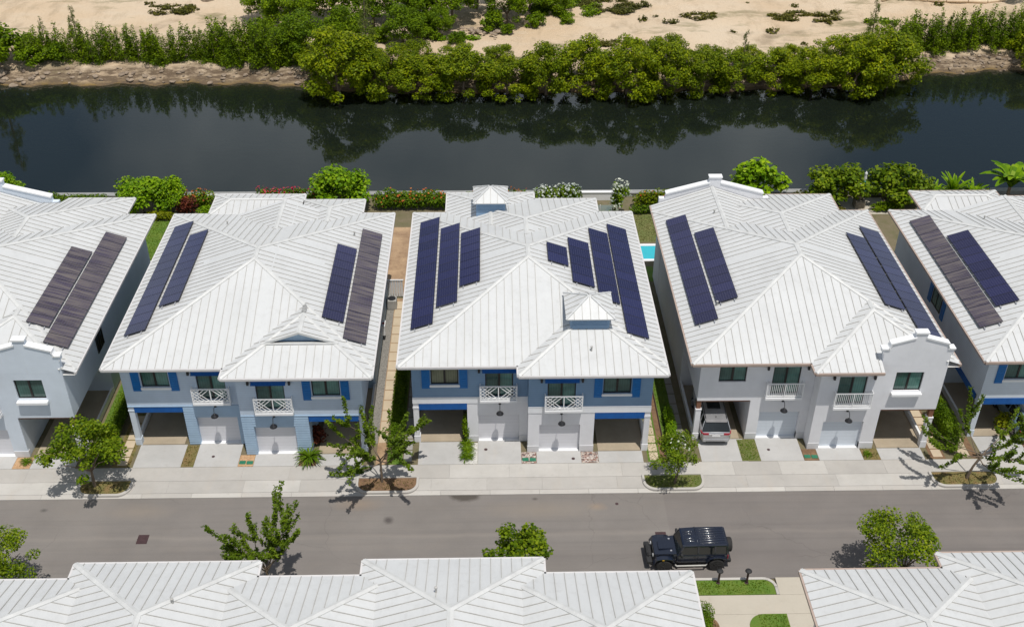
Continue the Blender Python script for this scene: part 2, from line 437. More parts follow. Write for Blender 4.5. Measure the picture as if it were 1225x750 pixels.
def water():
    m, nt, b = mat('canal_water')
    nt.nodes.remove(b)
    out = nt.nodes['Material Output']
    p = worldpos(nt)
    h = noise(nt, p, 1.1, 4, .6, (.7, 1.4, 1)); h2 = noise(nt, p, .12, 3, .5)
    bp = N(nt, 'ShaderNodeBump', i_Strength=.055, i_Distance=.08)
    nt.links.new(math_(nt, 'MULTIPLY', h, h2), bp.inputs['Height'])
    fr = N(nt, 'ShaderNodeFresnel', i_IOR=1.75); nt.links.new(bp.outputs[0], fr.inputs['Normal'])
    gl = N(nt, 'ShaderNodeBsdfGlossy', i_Roughness=.03); nt.links.new(bp.outputs[0], gl.inputs['Normal'])
    tr = N(nt, 'ShaderNodeBsdfTransparent'); tr.inputs[0].default_value = (.92, .95, .93, 1)
    mx = N(nt, 'ShaderNodeMixShader'); nt.links.new(fr.outputs[0], mx.inputs[0])
    df = N(nt, 'ShaderNodeBsdfDiffuse'); df.inputs[0].default_value = (.017, .024, .017, 1)
    m2 = N(nt, 'ShaderNodeMixShader'); m2.inputs[0].default_value = .5
    nt.links.new(tr.outputs[0], m2.inputs[1]); nt.links.new(df.outputs[0], m2.inputs[2])
    nt.links.new(m2.outputs[0], mx.inputs[1]); nt.links.new(gl.outputs[0], mx.inputs[2])
    nt.links.new(mx.outputs[0], out.inputs[0])
    va = N(nt, 'ShaderNodeVolumeAbsorption', i_Density=1.5); va.inputs[0].default_value = (.30, .46, .36, 1)
    nt.links.new(va.outputs[0], out.inputs['Volume'])
    return m
M['water'] = water()

# ------------------------------------------------------------------ roof geometry (union of hips)
ZE = 6.6
def clip(poly, a, b, c, keep=True):
    """keep points with a*x+b*y+c >= 0 (polygon in plan)"""
    if not keep: a, b, c = -a, -b, -c
    out = []
    for i in range(len(poly)):
        p, q = poly[i], poly[(i + 1) % len(poly)]
        dp, dq = a * p[0] + b * p[1] + c, a * q[0] + b * q[1] + c
        if dp >= 0: out.append(p)
        if (dp > 0 and dq < 0) or (dp < 0 and dq > 0):
            t = dp / (dp - dq); out.append((p[0] + t * (q[0] - p[0]), p[1] + t * (q[1] - p[1])))
    return out
def area(poly):
    return abs(sum(poly[i][0] * poly[(i + 1) % len(poly)][1] - poly[(i + 1) % len(poly)][0] * poly[i][1] for i in range(len(poly)))) / 2 if len(poly) > 2 else 0
def subtract(poly, halves):
    res = []; rem = poly
    for h in halves:
        o = clip(rem, *h, keep=False)
        if area(o) > 1e-4: res.append(o)
        rem = clip(rem, *h)
        if area(rem) < 1e-4: return res
    return res

class Hip:
    """rectangle with one roof plane per side; a gable side has slope None"""
    def __init__(s, x0, x1, y0, y1, l=.345, r=.345, f=.345, b=.30):
        s.x0, s.x1, s.y0, s.y1 = x0, x1, y0, y1
        s.pl = {}
        if l: s.pl['l'] = (l, 0, -l * x0)
        if r: s.pl['r'] = (-r, 0, r * x1)
        if f: s.pl['f'] = (0, f, -f * y0)
        if b: s.pl['b'] = (0, -b, b * y1)
        s.sl = dict(l=l, r=r, f=f, b=b)
    def rect(s): return [(s.x0, s.y0), (s.x1, s.y0), (s.x1, s.y1), (s.x0, s.y1)]
    def h(s, x, y): return min(a * x + b * y + c for a, b, c in s.pl.values())
    def halves(s, plane, eps):
        H = [(1, 0, -s.x0), (-1, 0, s.x1), (0, 1, -s.y0), (0, -1, s.y1)]
        for a, b, c in s.pl.values():
            H.append((a - plane[0], b - plane[1], c - plane[2] - eps))
        return H

def build_roof(parent, hips, ze, cuts=(), rib=.5, gut='gutter', roofname='roof', caps=True):
    """cuts: extra convex plan regions (lists of half planes) removed from the roof"""
    mb = MB(); cap = MB(); g = MB(); sof = MB()
    for i, H in enumerate(hips):
        for key, P in H.pl.items():
            poly = H.rect()
            for k2, Q in H.pl.items():
                if k2 != key: poly = clip(poly, Q[0] - P[0], Q[1] - P[1], Q[2] - P[2])
            if area(poly) < 1e-3: continue
            pieces = [poly]
            for j, J in enumerate(hips):
                if j == i: continue
                hv = J.halves(P, 1e-4 if j > i else -1e-4)
                pieces = [q for p in pieces for q in subtract(p, hv)]
            for cu in cuts:
                pieces = [q for p in pieces for q in subtract(p, cu)]
            Z = lambda x, y: ze + P[0] * x + P[1] * y + P[2]
            for p in pieces:
                mb.face([(x, y, Z(x, y)) for x, y in p], 0)
                # standing seams
                ax = 1 if key in 'lr' else 0
                lo = min(q[ax] for q in p); hi = max(q[ax] for q in p)
                t = math.ceil((lo + .02) / rib) * rib
                while t < hi - .02:
                    xs = []
                    for a in range(len(p)):
                        u, v = p[a], p[(a + 1) % len(p)]
                        if (u[ax] - t) * (v[ax] - t) < 0:
                            k = (t - u[ax]) / (v[ax] - u[ax])
                            xs.append(u[1 - ax] + k * (v[1 - ax] - u[1 - ax]))
                    if len(xs) >= 2 and max(xs) - min(xs) > .1:
                        a, b = min(xs), max(xs)
                        pts = []
                        for w in (a, b):
                            x, y = (w, t) if ax == 1 else (t, w)
                            pts.append((x, y, Z(x, y) + .018))
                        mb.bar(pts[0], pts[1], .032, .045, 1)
                    t += rib
        # hip and ridge caps
        keys = list(H.pl)
        for a in range(len(keys)):
            for b in range(a + 1, len(keys)):
                P, Q = H.pl[keys[a]], H.pl[keys[b]]
                poly = H.rect()
                for k2 in keys:
                    if k2 != keys[a]: poly = clip(poly, H.pl[k2][0] - P[0], H.pl[k2][1] - P[1], H.pl[k2][2] - P[2])
                on = [p for p in poly if abs((P[0] - Q[0]) * p[0] + (P[1] - Q[1]) * p[1] + P[2] - Q[2]) < 1e-6]
                if len(on) < 2: continue
                s0, s1 = on[0], max(on, key=lambda q: (q[0] - on[0][0]) ** 2 + (q[1] - on[0][1]) ** 2)
                L = math.hypot(s1[0] - s0[0], s1[1] - s0[1])
                if L < .2: continue
                iv = [(0, 1)]
                zones = [J.halves(P, 1e-4) for j, J in enumerate(hips) if j != i] + list(cuts)
                for hv in zones:
                    t0, t1 = 0., 1.
                    for A, B, C in hv:
                        d0 = A * s0[0] + B * s0[1] + C; d1 = A * s1[0] + B * s1[1] + C
                        if d0 < 0 and d1 < 0: t0, t1 = 1, 0; break
                        if d0 < 0 <= d1: t0 = max(t0, d0 / (d0 - d1))
                        elif d1 < 0 <= d0: t1 = min(t1, d0 / (d0 - d1))
                    if t0 < t1:
                        iv = [z for (u, v) in iv for z in ((u, min(v, t0)), (max(u, t1), v)) if z[1] - z[0] > .02]
                nx, ny = -(s1[1] - s0[1]) / L, (s1[0] - s0[0]) / L
                for u, v in iv:
                    A = (s0[0] + u * (s1[0] - s0[0]), s0[1] + u * (s1[1] - s0[1])); B = (s0[0] + v * (s1[0] - s0[0]), s0[1] + v * (s1[1] - s0[1]))
                    rings = []
                    for pnt in (A, B):
                        z = ze + H.h(*pnt)
                        w = .15
                        e = lambda k: ze + min(p_[0] * (pnt[0] + k * nx) + p_[1] * (pnt[1] + k * ny) + p_[2] for p_ in (P, Q))
                        rings.append([(pnt[0] - w * nx, pnt[1] - w * ny, e(-w) + .004), (pnt[0] - w * nx, pnt[1] - w * ny, e(-w) + .05), (pnt[0], pnt[1], z + .075), (pnt[0] + w * nx, pnt[1] + w * ny, e(w) + .05), (pnt[0] + w * nx, pnt[1] + w * ny, e(w) + .004)])
                    cap.loft(rings)
        # gutters and soffit
        for key in 'lrfb':
            if not H.sl[key]: continue
            s0, s1 = {'l': ((H.x0, H.y0), (H.x0, H.y1)), 'r': ((H.x1, H.y0), (H.x1, H.y1)), 'f': ((H.x0, H.y0), (H.x1, H.y0)), 'b': ((H.x0, H.y1), (H.x1, H.y1))}[key]
            iv = [(0, 1)]
            zones = [[(1, 0, -J.x0 + .001), (-1, 0, J.x1 + .001), (0, 1, -J.y0 + .001), (0, -1, J.y1 + .001)] for j, J in enumerate(hips) if j != i and not (J.x0 == H.x0 and key == 'l' and j > i) and not (J.x1 == H.x1 and key == 'r' and j > i)] + list(cuts)
            for hv in zones:
                t0, t1 = 0., 1.
                for A, B, C in hv:
                    d0 = A * s0[0] + B * s0[1] + C; d1 = A * s1[0] + B * s1[1] + C
                    if d0 < 0 and d1 < 0: t0, t1 = 1, 0; break
                    if d0 < 0 <= d1: t0 = max(t0, d0 / (d0 - d1))
                    elif d1 < 0 <= d0: t1 = min(t1, d0 / (d0 - d1))
                if t0 < t1: iv = [z for (u, v) in iv for z in ((u, min(v, t0)), (max(u, t1), v)) if z[1] - z[0] > .005]
            for u, v in iv:
                A = (s0[0] + u * (s1[0] - s0[0]), s0[1] + u * (s1[1] - s0[1])); B = (s0[0] + v * (s1[0] - s0[0]), s0[1] + v * (s1[1] - s0[1]))
                o = {'l': (-.05, 0), 'r': (.05, 0), 'f': (0, -.05), 'b': (0, .05)}[key]
                g.bar((A[0] + o[0], A[1] + o[1], ze - .075), (B[0] + o[0], B[1] + o[1], ze - .075), .10, .14)
                g.bar((A[0] - o[0] * .5, A[1] - o[1] * .5, ze - .15), (B[0] - o[0] * .5, B[1] - o[1] * .5, ze - .15), .05, .2)
        zs = ze - .2 - .006 * i
        if not cuts:
            sof.face([(x, y, zs) for x, y in H.rect()])
        else:
            ps = [H.rect()]
            for cu in cuts: ps = [q for p in ps for q in subtract(p, cu)]
            for p in ps: sof.face([(x, y, zs) for x, y in p])
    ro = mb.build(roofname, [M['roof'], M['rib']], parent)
    if caps and cap.f: cap.build('ridge_cap', M['cap'], ro)
    if g.f: g.build('gutter', M[gut], ro)
    sof.build('soffit', M['soffit'], ro)
    return ro

# ------------------------------------------------------------------ houses
def wall_open(mb, x0, x1, z0, z1, y, t, holes, m=0):
    """front wall facing -Y, thickness t, with rectangular openings and reveals"""
    xs = sorted({x0, x1, *[v for h in holes for v in h[:2]]}); zs = sorted({z0, z1, *[v for h in holes for v in h[2:]]})
    ins = lambda cx, cz: any(h[0] < cx < h[1] and h[2] < cz < h[3] for h in holes)
    for i in range(len(xs) - 1):
        for j in range(len(zs) - 1):
            if not ins((xs[i] + xs[i + 1]) / 2, (zs[j] + zs[j + 1]) / 2):
                mb.face([(xs[i], y, zs[j]), (xs[i + 1], y, zs[j]), (xs[i + 1], y, zs[j + 1]), (xs[i], y, zs[j + 1])], m)
    b = y + t
    for hx0, hx1, hz0, hz1 in holes:
        mb.face([(hx0, y, hz0), (hx0, y, hz1), (hx0, b, hz1), (hx0, b, hz0)], m)
        mb.face([(hx1, y, hz0), (hx1, b, hz0), (hx1, b, hz1), (hx1, y, hz1)], m)
        mb.face([(hx0, y, hz1), (hx1, y, hz1), (hx1, b, hz1), (hx0, b, hz1)], m)
        if hz0 > z0 + .01: mb.face([(hx0, y, hz0), (hx0, b, hz0), (hx1, b, hz0), (hx1, y, hz0)], m)
    mb.face([(x0, y, z0), (x0, y, z1), (x0, b, z1), (x0, b, z0)], m)
    mb.face([(x1, y, z0), (x1, b, z0), (x1, b, z1), (x1, y, z1)], m)
    mb.face([(x0, y, z0), (x0, b, z0), (x1, b, z0), (x1, y, z0)], m)

def window(root, name, x0, x1, z0, z1, y, gm, sash=.42):
    f = MB(); w = .065
    f.box(x0, x0 + w, y, y + .07, z0, z1); f.box(x1 - w, x1, y, y + .07, z0, z1)
    f.box(x0 + w, x1 - w, y, y + .07, z1 - w, z1); f.box(x0 + w, x1 - w, y, y + .07, z0, z0 + w)
    xm = x0 + (x1 - x0) * (.5 if sash == .42 else sash)
    f.box(xm - .06, xm + .06, y - .015, y + .06, z0 + w, z1 - w)
    fo = f.build(name, M['frame'], root)
    p = MB(); p.box(x0 + w * .5, xm, y + .03, y + .045, z0 + .03, z1 - .03)
    p.build('pane', M[gm[0]], fo)
    p = MB(); p.box(xm, x1 - w * .5, y + .035, y + .05, z0 + .03, z1 - .03)
    p.build('pane', M[gm[1]], fo)
    return fo

def side_window(root, x, s, y0, y1, z0, z1, gm='glass'):
    """window on a side wall, s=+1 faces +X"""
    f = MB(); w = .06; a, b = sorted((x + s * .002, x + s * .05))
    f.box(a, b, y0, y0 + w, z0, z1); f.box(a, b, y1 - w, y1, z0, z1); f.box(a, b, y0 + w, y1 - w, z1 - w, z1); f.box(a, b, y0 + w, y1 - w, z0, z0 + w)
    ym = (y0 + y1) / 2; f.box(a, b, ym - .03, ym + .03, z0 + w, z1 - w)
    fo = f.build('side_window', M['frame'], root)
    a, b = sorted((x + s * .004, x + s * .02))
    p = MB(); p.box(a, b, y0 + .03, y1 - .03, z0 + .03, z1 - .03); p.build('pane', M[gm], fo)

def balcony(root, x0, x1, y, z, style):
    s = MB(); s.bbox(x0, x1 - (.0), y - .36, y + .001, z - .2, z - .02, .015)
    so = s.build('balcony', M['white'], root)
    r = MB(); yf = y - .31; zt = z + 1.03; zb = z + .09; t = .035
    xm = (x0 + x1) / 2
    for xx in (x0 + .03, xm, x1 - .03): r.box(xx - .03, xx + .03, yf - .03, yf + .03, z - .02, zt + .02)
    r.box(x0, x1, yf - .035, yf + .035, zt - .02, zt + .045); r.box(x0 + .06, x1 - .06, yf - .02, yf + .02, zb - .025, zb + .025)
    for xx in (x0 + .03, x1 - .03):
        r.box(xx - .025, xx + .025, yf + .035, y, zt - .02, zt + .04); r.box(xx - .02, xx + .02, yf + .035, y, zb - .02, zb + .02)
        for k in range(2): r.box(xx - .013, xx + .013, yf + .11 + .11 * k, yf + .135 + .11 * k, zb, zt)
    if style == 'bars':
        n = 20
        for k in range(1, n):
            xx = x0 + (x1 - x0) * k / n
            if abs(xx - xm) < .04: continue
            r.box(xx - .014, xx + .014, yf - .014, yf + .014, zb, zt)
    else:
        for a, b, sg in ((x0 + .06, xm - .03, 1), (xm + .03, x1 - .06, -1)):
            h = zt - zb; w = b - a; sl = h / w
            # two families of parallel diagonals meeting in a chevron
            for fam in (1, -1):
                for k in np.linspace(-.8, .8, 7):
                    pts = []
                    for tt in np.linspace(0, 1, 41):
                        X = a + w * tt; Zz = (zb + zt) / 2 + fam * sl * 1.05 * (X - (a + b) / 2) + k * h
                        up = (X - (a + b) / 2) * sg * fam
                        if zb < Zz < zt and ((fam == 1 and k * sg >= -.01) or (fam == -1 and k * sg <= .01)): pts.append((X, Zz))
                    if len(pts) > 2:
                        r.bar((pts[0][0], yf, pts[0][1]), (pts[-1][0], yf, pts[-1][1]), .03, .034)
    r.build('railing', M['white'], so)

def barn_lamp(root, x, y, z=2.72):
    m = MB(); m.lathe([(.08, 0), (.08, -.05)], (x, y, z + .38), 12, 0, 'y')
    pts = [(x, y - .04, z + .38), (x, y - .22, z + .52), (x, y - .42, z + .50), (x, y - .52, z + .34), (x, y - .52, z + .18)]
    m.tube(pts, .022, 6)
    o = m.build('barn_lamp', M['black'], root)
    s = MB(); s.lathe([(.05, .2), (.08, .16), (.10, .10), (.2, .04), (.235, -.03), (.22, -.03), (.09, .06)], (x, y - .52, z), 18)
    s.build('lamp_shade', M['black'], o, smooth=True)

def lantern(root, x, y, z=5.75):
    m = MB(); m.box(x - .05, x + .05, y - .03, y, z - .08, z + .14)
    m.bbox(x - .07, x + .07, y - .2, y - .06, z - .12, z + .12, .02); m.bar((x, y - .02, z + .15), (x, y - .13, z + .17), .03, .03)
    m.build('wall_lantern', M['black'], root)

YL, YR = 53.1, 52.06
def house(mid, root, cfg):
    """duplex: left unit set back, right unit forward"""
    U = lambda u: mid + u
    W = 7.38
    g, up = M[cfg['ground']], M[cfg['upper']]
    Yb = 70.4; zf = 3.15; zt = 6.5; T = .22
    yb2 = 58.7
    wl = MB()          # ground storey
    wu = MB()          # upper storey
    us = cfg.get('gable')
    spec = dict(L=dict(y=YL, x0=-W, x1=-.205, cp=(-W, -4.0), gd=(-3.3, -.72), dr=(-2.85, -1.12), sl=(-3.2, -.87), wn=(-6.2, -4.5), lamp=-1.95),
                R=dict(y=YR, x0=-.2, x1=W, cp=(3.92, W), gd=(.5, 3.05), dr=(.95, 2.68), sl=(.78, 3.12), wn=(4.35, 6.05), lamp=1.85))
    spec2 = []
    for k, s in spec.items():
        y = s['y']; out = -1 if k == 'L' else 1
        c_in = s['cp'][1] if k == 'L' else s['cp'][0]
        a, b = (c_in, s['x1']) if k == 'L' else (s['x0'], c_in)
        gd = (U(s['gd'][0]), U(s['gd'][1]), 0, 2.2)
        wall_open(wl, U(a), U(b), 0, zf, y, .3, [gd])
        wl.box(U(a), U(b), y + .3, yb2, 0, zf)                      # garage body behind
        xo = s['cp'][0] if k == 'L' else s['cp'][1]
        # corner pillar and low carport wall
        p0, p1 = sorted((U(xo), U(xo - out * .34)))
        pil = MB(); ptop = zf - .0 if not cfg.get('short') else 2.45
        pil.box(p0, p1, y + .01, y + .36, 0, ptop); pil.box(p0 - .03, p1 + .03, y - .02, y + .39, .0, .5)
        pil.box(p0 - .025, p1 + .025, y - .015, y + .385, ptop - .42 if not cfg.get('short') else ptop - .06, ptop - .3 if not cfg.get('short') else ptop + .02)
        pil.build('pillar', M[cfg.get('pillar', 'stucco')], root)
        if cfg.get('short'):
            bm = MB(); bm.box(p0 + .03, p1 - .03, y + .06, y + .32, ptop + .02, zf - .02)
            bm.bar((U(xo - out * .17), y + .36, zf - .55), (U(xo - out * .17), y + .9, zf - .06), .14, .14)
            bm.box(*sorted((U(xo - out * .02), U(c_in + out * .0))), y + .12, y + .3, zf - .18, zf - .005)
            bm.build('carport_beam', M['wood'], root)
        lw = MB(); q0, q1 = sorted((U(xo), U(xo - out * .16)))
        lw.bbox(q0, q1, y + .75, yb2 - .01, 0, .42, .02); lw.build('carport_low_wall', M['white'], root)
        fl = MB(); c0, c1 = sorted((U(c_in), U(xo - out * .18)))
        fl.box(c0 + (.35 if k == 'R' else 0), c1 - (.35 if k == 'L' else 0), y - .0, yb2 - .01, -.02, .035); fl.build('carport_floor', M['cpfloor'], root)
        # upper storey front with openings
        wz = (4.62, 6.05)
        holes = [(U(s['dr'][0]), U(s['dr'][1]), 3.62, 5.75), (U(s['wn'][0]), U(s['wn'][1]), *wz)]
        gx = None
        wall_open(wu, U(s['x0']), U(s['x1']), zf, zt, y, T, holes)
        wu.box(U(s['x0']), U(s['x1']), y + T, Yb, zf + .001, zt)
        window(root, 'balcony_door', *holes[0], y + .12, ('glass', 'glass_pale'), .5)
        window(root, 'window', *holes[1], y + .1, cfg['panes'][k])
        balcony(root, U(s['sl'][0]), U(s['sl'][1]), y, 3.62, cfg['rail'])
        lanternx = (s['dr'][0] - .38, s['dr'][1] + .38)
        for lx in lanternx: lantern(root, U(lx), y)
        barn_lamp(root, U(s['lamp']), y)
        # garage door
        d = MB(); d.box(gd[0] + .005, gd[1] - .005, y + .24, y + .295, .02, gd[3] - .005)
        do = d.build('garage_door', M[cfg['gdoor']], root)
        th = MB(); th.box(gd[0], gd[1], y + .02, y + .24, 0, .03); th.build('threshold', M['white'], do)
        # plinth
        if cfg['plinth']:
            for e0, e1 in ((U(a) - .03, gd[0]), (gd[1], U(b) + .03)):
                pl = MB(); pl.box(e0, e1, y - .03, y + .2, 0, .48); pl.build('plinth', M['plinth'], root)
        # sills, shutters, awnings, bands
        sl = MB(); pr = .07
        if k == 'R' and us:
            sl.bbox(U(s['wn'][0]) - .08, U(s['wn'][1]) + .08, y - .3, y, wz[0] - .24, wz[0] - .06, .02)
        elif not us:
            sl.box(U(s['wn'][0]) - .08, U(s['wn'][1]) + .08, y - pr, y, wz[0] - .16, wz[0] - .01)
        if sl.f: sl.build('window_sill', M['white'], root)
        if cfg['shutters']:
            for a0 in (s['wn'][0] - .56, s['wn'][1] + .06):
                sh = MB(); sh.box(U(a0), U(a0) + .5, y - .055, y - .003, wz[0] - .26, 6.12)
                for q in range(9): sh.box(U(a0) + .05, U(a0) + .45, y - .072, y - .055, wz[0] - .17 + q * .175, wz[0] - .06 + q * .175)
                sh.build('shutter', M['blue'], root)
            aw = MB(); A, B = U(s['dr'][0]) - .18, U(s['dr'][1]) + .18
            aw.bbox(A, B, y - .24, y - .003, 5.78, 6.08, .03); aw.face([(A, y - .24, 5.80), (B, y - .24, 5.80), (B, y - .34, 5.72), (A, y - .34, 5.72)])
            aw.build('awning', M['blue_dk'], root)
            A, B = sorted((U(c_in), U(xo - out * .34)))
            aw = MB(); aw.bbox(A + .01, B - .01, y - .02, y + .10, zf - .5, zf - .01, .02); aw.box((A + B) / 2 - .012, (A + B) / 2 + .012, y - .028, y - .019, zf - .49, zf - .02)
            aw.build('carport_awning', M['blue_dk'], root)
        if cfg['band']:
            bd = MB(); bd.box(U(s['x0']) - .02, U(s['x1']) + (.02 if k == 'R' else 0), y - .03, y, zf, zf + .5)
            bd.build('belt_course', M['band'], root)
            rt = MB()
            rt.box(U(s['x0']) - .02, U(s['x1']) + .02, y - .045, y - .03, zf + .44, zf + .5); rt.build('belt_moulding', M['band'], root)
        if cfg.get('boards'):
            bo = MB(); H = .19
            x_a, x_b = U(a), U(b)
            for q in range(16):
                z0, z1 = .05 + q * H, min(zf - .08, .05 + q * H + H)
                segs = [(x_a, gd[0]), (gd[1], x_b)] if z0 < gd[3] - .05 else [(x_a, x_b)]
                for e0, e1 in segs:
                    bo.face([(e0, y - .04, z0), (e1, y - .04, z0), (e1, y - .012, z1), (e0, y - .012, z1)]); bo.face([(e0, y - .012, z0), (e1, y - .012, z0), (e1, y - .04, z0), (e0, y - .04, z0)])
            bo.build('lap_siding', M[cfg['boards']], root)
            bo = MB(); bo.box(U(s['x0']), U(s['x1']), y - .045, y - .003, zf - .06, zf + .02); bo.build('trim_board', M[cfg['boards']], root)
    wl.box(U(-W), U(W), yb2, Yb, 0, zf)
    wlo = wl.build('ground_floor_wall', g, root)
    wu.build('upper_floor_wall', up, root)
    # ---------------- roof
    b0 = 71.35
    main = Hip(U(-8.12), U(8.12), 52.34, b0, b=.292)
    P = Hip(U(-.86), U(8.12), 51.34, 56.95, b=None)
    hips = [main, P]
    cuts = []
    if cfg['kind'] == 'B':
        hips += [Hip(U(-5.6), U(1.12), 71.2, 74.4, f=.3), Hip(U(1.2), U(5.75), 64, 73.5, f=None), Hip(U(-3.8), U(4.2), 62, 71.0, b=None, f=None),
                 Hip(U(-.86), U(8.12), 51.34 + 2.35, 56.95, f=None, b=None)]
    elif cfg['kind'] == 'C':
        hips += [Hip(U(-5.7), U(.9), 66, 74.5, f=None), Hip(U(-5.5), U(5.6), 62, 73.45, f=None)]
    else:
        hips += [Hip(U(-8.12), U(.9), 65.85, 72.3, b=None, f=None), Hip(U(-5.0), U(5.95), 62, 73.95, f=None)]
        cuts = [[(1, 0, -U(3.3)), (0, -1, 52.08)], [(0, 1, -72.32), (-1, 0, U(.9))]]
        cuts[0].append((0, 1, -40)); cuts[1].append((1, 0, -U(-20)))
        hips = [main, P] + hips[2:]
    ro = build_roof(root, hips, ZE, [c for c in cuts if c] if cfg['kind'] == 'D' else (), gut=cfg['gutter'])
    if cfg['kind'] == 'D':
        # shaped parapet over the forward right bay and another over the back left bay
        def parapet(profile, y0, y1, name, m, cop):
            mb = MB(); cp = MB()
            pts = profile
            front = [(x, y0, z) for x, z in pts]; back = [(x, y1, z) for x, z in pts]
            mb.loft([front, back])
            for (xa, za), (xb, zb) in zip(pts[:-1], pts[1:]):
                if abs(zb - za) > 2 or za < 7.2 or zb < 7.2: continue
                if abs(xb - xa) < .05: continue
                d = .05
                cp.loft([[(xa - d, y, za + .003), (xb + d, y, zb + .003), (xb + d, y, zb + .11), (xa - d, y, za + .11)] for y in (y0 - .06, y1 + .06)])
            o = mb.build(name, M[m], root)
            cp.build('coping', M[cop], o)
        prof = [(3.32, 6.5), (3.32, 7.45), (3.15, 7.55), (3.15, 7.75), (3.55, 7.75), (3.62, 8.1), (4.98, 8.55), (4.98, 8.9), (5.68, 8.9), (5.68, 8.55), (7.08, 8.1), (7.14, 7.75), (7.5, 7.75), (7.5, 7.5), (7.38, 7.4), (7.38, 6.5)]
        parapet([(U(a), b) for a, b in prof], YR + .003, YR + .34, 'parapet', cfg['upper'], 'white')
        prof = [(-7.5, 6.4), (-7.5, 7.15), (-7.05, 7.15), (-7.0, 7.5), (-3.85, 8.4), (-3.85, 8.85), (-2.95, 8.85), (-2.95, 8.4), (.3, 7.5), (.35, 7.15), (.8, 7.15), (.8, 6.4)]
        parapet([(U(a), b) for a, b in prof], 72.36, 72.75, 'parapet', cfg['upper'], 'white')
        bw = MB(); bw.box(U(-7.4), U(.7), Yb - .2, 72.7, 0, 6.39); bw.build('back_wing_wall', g, root)
    else:
        bw = MB(); bw.box(U(-5.0), U(.4), Yb - .3, 73.6, 0, 6.5); bw.box(U(.405), U(5.0), Yb - .3, 72.7, 0, 6.5); bw.build('back_wing_wall', up, root)
    if cfg['kind'] == 'B':
        yg = 51.34 + 2.35; zb_ = ZE + .345 * 2.35
        gw = MB(); xa, xb = U(-.86) + 2.35, U(8.12) - 2.35; xm = (xa + xb) / 2; za = ZE + .345 * (xm - U(-.86))
        gw.face([(xa + .3, yg + .25, zb_ + .0), (xb - .3, yg + .25, zb_ + .0), (xm, yg + .25, za - .06)])
        gw.build('gablet_vent', M['sky_board'], root)
        rk = MB()
        for xe in (xa, xb): rk.bar((xe, yg + .02, zb_ + .03), (xm, yg + .02, za + .03), .12, .14)
        rk.bar((xa - .2, yg - .03, zb_ + .03), (xb + .2, yg - .03, zb_ + .03), .18, .07)
        rk.build('gablet_trim', M['cap'], root)
    return ro

def cupola(root, x, y, zb, ze, zr, hw, ew):
    m = MB(); m.box(x - hw, x + hw, y - hw, y + hw, zb, ze + .02)
    for q in range(5):
        z = ze - .62 + q * .11
        m.box(x - hw + .12, x + hw - .12, y - hw - .02, y - hw, z, z + .05)
    o = m.build('cupola', M['blue_siding'], root)
    r = MB()
    c = [(x - ew, y - ew), (x + ew, y - ew), (x + ew, y + ew), (x - ew, y + ew)]
    k = .12
    top = [(x - k, y - k), (x + k, y - k), (x + k, y + k), (x - k, y + k)]
    r.loft([[(a, b, ze) for a, b in c], [(a, b, ze + .07) for a, b in c], [(a, b, zr) for a, b in top]])
    for i in range(4): r.bar((*c[i], ze + .08), (*top[i], zr + .02), .12, .06)
    for i in range(-2, 3):
        f = i * .5
        h = (zr - ze - .07) * (1 - abs(f) / ew)
        d = ew - (ew - k) * (1 - abs(f) / ew)
        for sx, sy, ax in ((0, -1, 0), (0, 1, 0), (-1, 0, 1), (1, 0, 1)):
            p = (x + f, y + sy * ew, ze + .09) if ax == 0 else (x + sx * ew, y + f, ze + .09)
            q_ = (x + f, y + sy * d, ze + .09 + h) if ax == 0 else (x + sx * d, y + f, ze + .09 + h)
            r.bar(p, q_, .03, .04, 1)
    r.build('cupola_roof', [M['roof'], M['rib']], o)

base = dict(shutters=True, band=False, plinth=False, rail='chevron', gutter='gutter', gdoor='gdoor', panes=dict(L=('glass', 'glass_pale'), R=('glass_pale', 'glass_pale')))
MID = dict(A=-32.8, B=-15.1, C=2.6, D=20.42, E=38.3)
hA = empty('duplex_house', (0, 0, 0)); tag(hA, 'cool white stucco house with a stepped parapet gable, cut off by the left edge', 'house', 'duplex houses along the street')
hB = empty('duplex_house', (0, 0, 0)); tag(hB, 'pale blue house with cobalt shutters, lap siding and a small blue gablet on its roof', 'house', 'duplex houses along the street')
hC = empty('duplex_house', (0, 0, 0)); tag(hC, 'house with darker blue upper floor above white ground floor and two cupolas on its roof', 'house', 'duplex houses along the street')
hD = empty('duplex_house', (0, 0, 0)); tag(hD, 'white stucco house with parapet gables front and back and a silver car in its carport', 'house', 'duplex houses along the street')
hE = empty('duplex_house', (0, 0, 0)); tag(hE, 'ice blue house with cobalt shutters, cut off by the right edge of the view', 'house', 'duplex houses along the street')
house(MID['A'], hA, dict(base, kind='D', ground='stucco_cool', upper='stucco_cool', shutters=False, plinth=True, rail='bars', gable=True, gutter='gutter', short=True, panes=dict(L=('glass', 'glass_pale'), R=('glass', 'glass'))))
house(MID['B'], hB, dict(base, kind='B', ground='sky_board', upper='pale_siding', boards='sky_board', pillar='stucco_cool'))
house(MID['C'], hC, dict(base, kind='C', ground='stucco', upper='blue_siding', band=True, plinth=True, panes=dict(L=('glass_warm', 'glass_warm'), R=('glass', 'glass'))))
house(MID['D'], hD, dict(base, kind='D', ground='stucco', upper='stucco', shutters=False, plinth=True, rail='bars', gable=True, gutter='gutter_brown', short=True, gdoor='gdoor_d', panes=dict(L=('glass', 'glass_pale'), R=('glass', 'glass_pale'))))
house(MID['E'], hE, dict(base, kind='B', ground='stucco_cool', upper='pale_e', gutter='gutter_brown', pillar='stucco_cool'))
cupola(hC, 6.2, 55.75, 7.2, 8.55, 9.35, 1.2, 1.5)
cupola(hC, .2, 70.4, 7.0, 8.5, 9.25, 1.05, 1.28)
